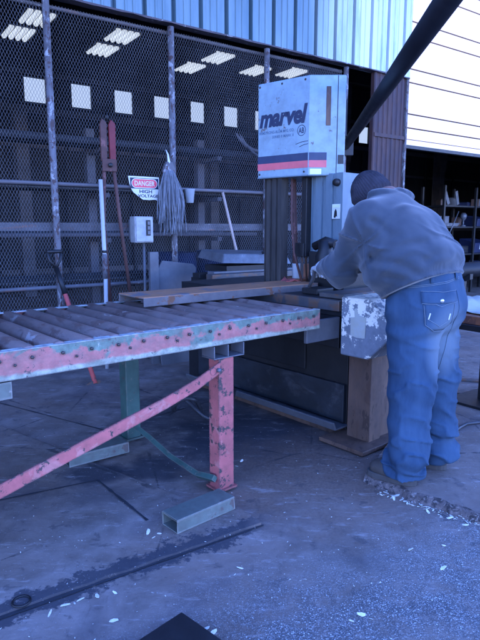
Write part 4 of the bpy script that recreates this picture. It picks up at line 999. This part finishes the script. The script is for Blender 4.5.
# jeans
kL = A3(.862,2.745,.53); aL = A3(.838,2.715,.13); hL = A3(.862,2.775,.92)
kR = A3(1.045,2.915,.53); aR = A3(1.06,2.905,.13); hR = A3(.995,2.925,.92)
jl = union([cap(hL, kL, .138, .108), cap(kL, aL, .106, .098)], .03)
jr = union([cap(hR, kR, .138, .108), cap(kR, aR, .106, .096)], .03)
jh = union([cap(hip+dL*.07+A3(0,0,.10), hip+dL*.075-dF*.03+A3(0,0,-.06), .135, .150), cap(hip-dL*.07+A3(0,0,.10), hip-dL*.075-dF*.03+A3(0,0,-.06), .135, .150)], .05)
def leg_folds(X, Y, Z):
    w = vnoise(X*6, Y*6, Z*6)
    lowm = np.clip((.42-Z)/.25, 0, 1); kn = np.clip(1-np.abs(Z-.55)/.2, 0, 1); up = np.clip(1-np.abs(Z-.82)/.1, 0, 1)
    return lowm*.018*np.sin(42*Z+9*X-12*Y+9*w)+kn*.004*np.sin(40*Z+30*X+7*w)+up*.007*np.sin(55*Z-20*X+6*w)+0.014*vnoise(X*7, Y*7, Z*5)-(.006+.012*np.clip((.45-Z)/.3, 0, 1)+.006*np.clip(1-np.abs(Z-.58)/.12, 0, 1))*np.exp(-(vnoise(X*7+4, Y*7, Z*17+3*X)/.07)**2)
def jeans(X, Y, Z):
    r = smin(smin(jl(X, Y, Z), jr(X, Y, Z), .015), jh(X, Y, Z), .05)+leg_folds(X, Y, Z)
    return np.maximum(np.maximum(r, Z-1.105+.25*((X-.935)*dF[0]+(Y-2.845)*dF[1])), .075-Z+.012*np.sin(30*X)*0)
jn = sdf_obj('jeans', jeans, (.66,2.52,.05), (1.26,3.16,1.16), .0085, m_denim, man, MO)
# back pocket, belt loop and seams draped on the jeans
bv = BVHTree.FromPolygons([v.co.copy() for v in jn.data.vertices], [list(p.vertices) for p in jn.data.polygons])
nv = Vector((.08,-.99,0)).normalized(); exv = Vector((.99,.08,0))
def hit(x, z, lift):
    o_ = Vector((x, 0, z))+nv*.8; h = bv.ray_cast(Vector((x, -.8, z)), Vector((0,1,0)))
    return (h[0]+h[1]*lift) if h[0] is not None else Vector((x, -.1, z))
def drape(rows, lift, name, mat, thick, par=jn, nx=12):
    mb = MB(); V = []
    for z, a, b in rows: V += [hit(a+(b-a)*i/nx, z, lift) for i in range(nx+1)]
    mb.add(V, [(r*(nx+1)+i, r*(nx+1)+i+1, (r+1)*(nx+1)+i+1, (r+1)*(nx+1)+i) for r in range(len(rows)-1) for i in range(nx)], True)
    o = mb.build(name, mat, par); m = o.modifiers.new('s','SOLIDIFY'); m.thickness = thick; m.offset = 0
    return o
def seam(pts, name='stitching', r=.0013, mat=None, lift=.004, n=14, par=jn):
    P_ = []
    for (x, z), (x2, z2) in zip(pts, pts[1:]):
        P_ += [hit(x+(x2-x)*i/n, z+(z2-z)*i/n, lift) for i in range(n)]
    P_.append(hit(*pts[-1], lift)); return MB().tube(P_, r, 5).build(name, mat or m_thread, par)
px0, pz0 = -.008, .978
pk = drape([(pz0-.015*0-.013*k, px0-.088+.0012*k, px0+.078-.0008*k) for k in range(0,11)]+[(pz0-.143,px0-.072,px0+.066),(pz0-.157,px0-.055,px0+.050),(pz0-.172,px0-.030,px0+.025)], .003, 'back_pocket', m_denim, .004)
fp = []
for k in range(7):
    z = pz0+.012-.009*k
    fp.append((z, px0-.093, px0+.084))
drape(fp, .0075, 'pocket_flap', m_denim, .004, pk)
seam([(px0-.093,pz0-.043),(px0-.035,pz0-.045),(px0-.005,pz0-.056),(px0+.03,pz0-.045),(px0+.084,pz0-.040)], lift=.0105, par=pk)
seam([(px0-.093,pz0+.013),(px0+.084,pz0+.013)], lift=.0105, par=pk)
seam([(px0-.085,pz0-.05),(px0-.072,pz0-.143),(px0-.030,pz0-.172),(px0+.025,pz0-.172),(px0+.066,pz0-.143),(px0+.074,pz0-.05)], lift=.006, par=pk)
seam([(px0-.06,pz0-.115),(px0-.005,pz0-.150),(px0+.05,pz0-.118)], lift=.006, par=pk)
for (x, z) in ((px0-.055,pz0-.085),(px0+.048,pz0-.090)): seam([(x,z),(x-.006,z-.030)], 'wear_mark', .0035, m_white, .005, par=pk)
b_ = hit(px0-.002, pz0-.030, .011); MB().lathe([(0,.004),(.009,.003),(.010,0)], b_, nv, 14).build('button', m_brass, pk)
seam([(px0+.106,.99),(px0+.125,.90),(px0+.10,.72),(px0+.055,.5)], 'seam', .0022, m_denim, .001)
seam([(px0-.15,1.005),(px0+.13,1.045)], lift=.003); seam([(px0-.15,1.012),(px0+.13,1.052)], lift=.003)
for x, z in ((.10,1.06),(-.05,1.05)): drape([(z+.03-.01*k, x-.008, x+.008) for k in range(6)], .006, 'belt_loop', m_denim, .004, jn, 3)
# boots
def boot(heel, toe, name):
    h, t = A3(*heel), A3(*toe); d = (t-h); L_ = np.linalg.norm(d); d = d/L_; l = A3(-d[1], d[0], 0)
    up = A3(0,0,1)
    f = union([cap(h+d*.055+up*.06, h+d*.16+up*.058, .046, .045), cap(h+d*.16+up*.056, t-d*.055+up*.046, .047, .042), cap(h+d*.05+up*.06, h+d*.055+up*.17, .046, .05)], .04)
    def g(X, Y, Z):
        return np.maximum(f(X, Y, Z)+.004*vnoise(X*30, Y*30, Z*30), (h[2]+.026)-Z)
    lo = np.minimum(h, t)-.09; hi = np.maximum(h, t)+.09; hi[2] = h[2]+.24; lo[2] = h[2]
    o = sdf_obj(name, g, lo, hi, .006, m_rubber, man, MO)
    pl = []
    n_ = 20
    for i in range(n_):
        a = 2*math.pi*i/n_; x = math.cos(a); y = math.sin(a)
        w = .050+.006*x; k = L_/2
        p = h+d*(k+k*math.copysign(abs(x)**.75, x))+l*w*math.copysign(abs(y)**.8, y)
        pl.append((p[0]-MO.x, p[1]-MO.y))
    MB().prism(pl, (0,0,0), (1,0,0), (0,1,0), (0,0,1), .030).build('sole', m_sole, o, bevel=.004)
boot((.885,2.665,.035), (.672,2.825,.035), 'boot'); boot((1.105,2.855,.035), (.90,3.03,.035), 'boot')
# body: head, neck, chest and arms as one skin
hc = A3(.742,3.265,1.502)                                  # head centre
fw = dF*.72+A3(-.12,.02,-.66); fw = fw/np.linalg.norm(fw); sd = dL-fw*(dL@fw); sd = sd/np.linalg.norm(sd); upv = np.cross(sd, -fw); upv = -upv if upv[2] < 0 else upv
H_ = lambda f_, s_, u_: hc+fw*f_+sd*s_+upv*u_
bodyf = union([ell(hc, (fw, sd, upv), (.098,.078,.112)), cap(H_(.03,0,-.07), H_(.045,0,-.105), .055, .042), cap(H_(-.03,0,-.06), neckc-A3(0,0,.02), .058, .065),
               cap(neckc, A3(.80,3.03,1.33), .07, .12), cap(A3(.80,3.03,1.33), A3(.87,2.92,1.15), .12, .13), cap(A3(.87,2.92,1.15), hip, .13, .11),
               cap(shL, elL, .055, .045), cap(elL, haL, .043, .030), cap(A3(.79,3.03,1.35), shL, .08, .06), cap(shR, elR, .055, .045), cap(elR, haR, .043, .030), cap(A3(.79,3.03,1.35), shR, .08, .06)], .02)
feat = union([cap(H_(.098,0,.01), H_(.118,0,-.028), .009, .014), cap(H_(.093,.03,.022), H_(.093,-.03,.022), .012, .012), cap(H_(.09,.022,-.068), H_(.09,-.022,-.068), .012, .012),
              ell(H_(-.005,.082,-.015), (fw, sd, upv), (.022,.010,.032)), ell(H_(-.005,-.082,-.015), (fw, sd, upv), (.022,.010,.032))], .006)
eyes = union([ell(H_(.098,.032,.004), (fw, sd, upv), (.014,.016,.010)), ell(H_(.098,-.032,.004), (fw, sd, upv), (.014,.016,.010)), cap(H_(.104,.02,-.070), H_(.104,-.02,-.070), .003, .003)], .003)
def bodysdf(X, Y, Z):
    r = smin(bodyf(X, Y, Z), feat(X, Y, Z), .012); e = eyes(X, Y, Z); return np.maximum(r, -e+.001)
sdf_obj('body', bodysdf, (.40,2.70,.86), (1.06,3.75,1.70), .0075, m_skin, man, MO)
for s_ in (-1, 1):
    c = H_(.088, s_*.032, .004)-np.array(MO); MB().lathe([(0,-.012),(.008,-.009),(.012,0),(.008,.009),(0,.012)], Vector(c), Vector(fw), 12).build('eye', m_white, man)
hatf = ell(hc+upv*.022-fw*.008, (fw, sd, upv), (.112,.098,.128))
def hat(X, Y, Z):
    x, y, z = X-hc[0], Y-hc[1], Z-hc[2]; a = x*fw[0]+y*fw[1]+z*fw[2]; b = x*sd[0]+y*sd[1]+z*sd[2]; c = x*upv[0]+y*upv[1]+z*upv[2]
    cut = (-.002+.18*a)-c+.0
    ang = np.arctan2(b, a); cuff = np.clip(1-np.abs(c-.018-.18*a)/.035, 0, 1)
    return np.maximum(hatf(X, Y, Z)-cuff*.007+.0022*np.sin(ang*44)+.006*vnoise(X*14, Y*14, Z*14), cut-.02)
sdf_obj('knit_hat', hat, tuple(hc-.17), tuple(hc+.19), .0045, m_hat, man, MO)
MB().lathe([(.080,-.05),(.084,-.02),(.082,.03)], Vector(hc-np.array(MO)-fw*.012), Vector(upv), 20).build('hair', m_hair, man)
# gloved hands, five fingers each closed on what they hold
def hand(wr, dirv, side, palm_dn, name):
    d = np.array(dirv, np.float32); d = d/np.linalg.norm(d); dn = np.array(palm_dn, np.float32); dn = dn-d*(dn@d); dn = dn/np.linalg.norm(dn); sx = np.cross(d, dn)*side
    w = np.array(wr, np.float32); K = lambda a, b, c: w+d*a+sx*b+dn*c
    parts = [cap(K(-.03,0,0), K(.02,0,0), .034, .030), cap(K(.015,-.018,0), K(.085,-.028,.004), .020, .017), cap(K(.015,.0,0), K(.092,.0,.002), .021, .018), cap(K(.015,.018,0), K(.085,.027,.005), .019, .016)]
    fing = []
    for b, L_, cu in ((-.033,.88,.9),(-.011,1.0,1.0),(.011,.95,1.05),(.032,.78,1.1)):
        p0 = K(.085,b,.004); p1 = K(.085+.038*L_,b*1.08,.016*cu); p2 = K(.085+.050*L_,b*1.1,.016*cu+.028*L_); p3 = K(.085+.036*L_,b*1.08,.016*cu+.045*L_)
        fing += [cap(p0, p1, .0115, .0105), cap(p1, p2, .0105, .010), cap(p2, p3, .010, .0085)]
    th = [cap(K(.020,-.022,.006), K(.048,-.052,.022), .016, .0125), cap(K(.048,-.052,.022), K(.080,-.046,.042), .012, .0095)]
    a = union(parts, .015); fs_ = [union(fing[i:i+3], .004) for i in range(0,12,3)]; tf = union(th, .006); cuff = cap(K(-.055,0,0), K(-.02,0,0), .044, .038)
    def g(X, Y, Z):
        r = smin(a(X, Y, Z), tf(X, Y, Z), .010)
        fr = fs_[0](X, Y, Z)
        for q in fs_[1:]: fr = np.minimum(fr, q(X, Y, Z))
        r = smin(r, fr, .006); return smin(r, cuff(X, Y, Z), .01)+.003*vnoise(X*40, Y*40, Z*40)
    lo = w-.17; hi = w+.17
    return sdf_obj(name, g, lo, hi, .0036, m_glove, man, MO)
hand(haL+A3(-.004,.035,.0), (-.06,1,-.05), 1, (.15,0,-1), 'glove')
man.location.x += .010
hand(haR+A3(-.03,.03,-.005), (-.55,.8,-.15), -1, (0,.1,-1), 'glove')

# ------------------------------------------------------------------ light, sky, camera
w = bpy.data.worlds.new('World'); SC.world = w; w.use_nodes = True; nt = w.node_tree
bg = nt.nodes['Background']; sky = nt.nodes.new('ShaderNodeTexSky'); sky.sky_type = 'NISHITA'; sky.sun_disc = False
EL, AZ = R(30), math.atan2(-.573, .819)                      # sun behind the building (direction to the sun, x, y)
sky.sun_elevation = EL; sky.sun_rotation = AZ; sky.ozone_density = 2.0; sky.air_density = 1.0; sky.dust_density = .0
nt.links.new(sky.outputs[0], bg.inputs[0]); bg.inputs[1].default_value = .15
sun = bpy.data.lights.new('sun', 'SUN'); sun.energy = 2.2; sun.angle = R(.5); sun.color = (1,.95,.88)
so = bpy.data.objects.new('sun', sun); COL.objects.link(so)
tosun = Vector((math.sin(AZ)*math.cos(EL), math.cos(AZ)*math.cos(EL), math.sin(EL)))
so.rotation_euler = tosun.to_track_quat('Z', 'Y').to_euler(); so.location = (0,0,20)
cam = bpy.data.cameras.new('camera'); co = bpy.data.objects.new('camera', cam); COL.objects.link(co)
cam.sensor_fit = 'VERTICAL'; cam.sensor_height = 24; cam.lens = 24*560/640; cam.clip_end = 200; cam.clip_start = .05
co.location = (0,0,1.32); co.rotation_euler = (math.pi/2-math.atan(91/560), 0, 0); SC.camera = co
SC.view_settings.view_transform = 'Standard'; SC.view_settings.look = 'None'; SC.view_settings.gamma = 1; SC.view_settings.use_curve_mapping = False
SC.view_settings.exposure = 2.6
SC.view_settings.use_white_balance = True; SC.view_settings.white_balance_temperature = 4550; SC.view_settings.white_balance_tint = 42   # the phone's cold white balance
SC.cycles.use_denoising = True; SC.cycles.max_bounces = 6; SC.cycles.sample_clamp_indirect = 6
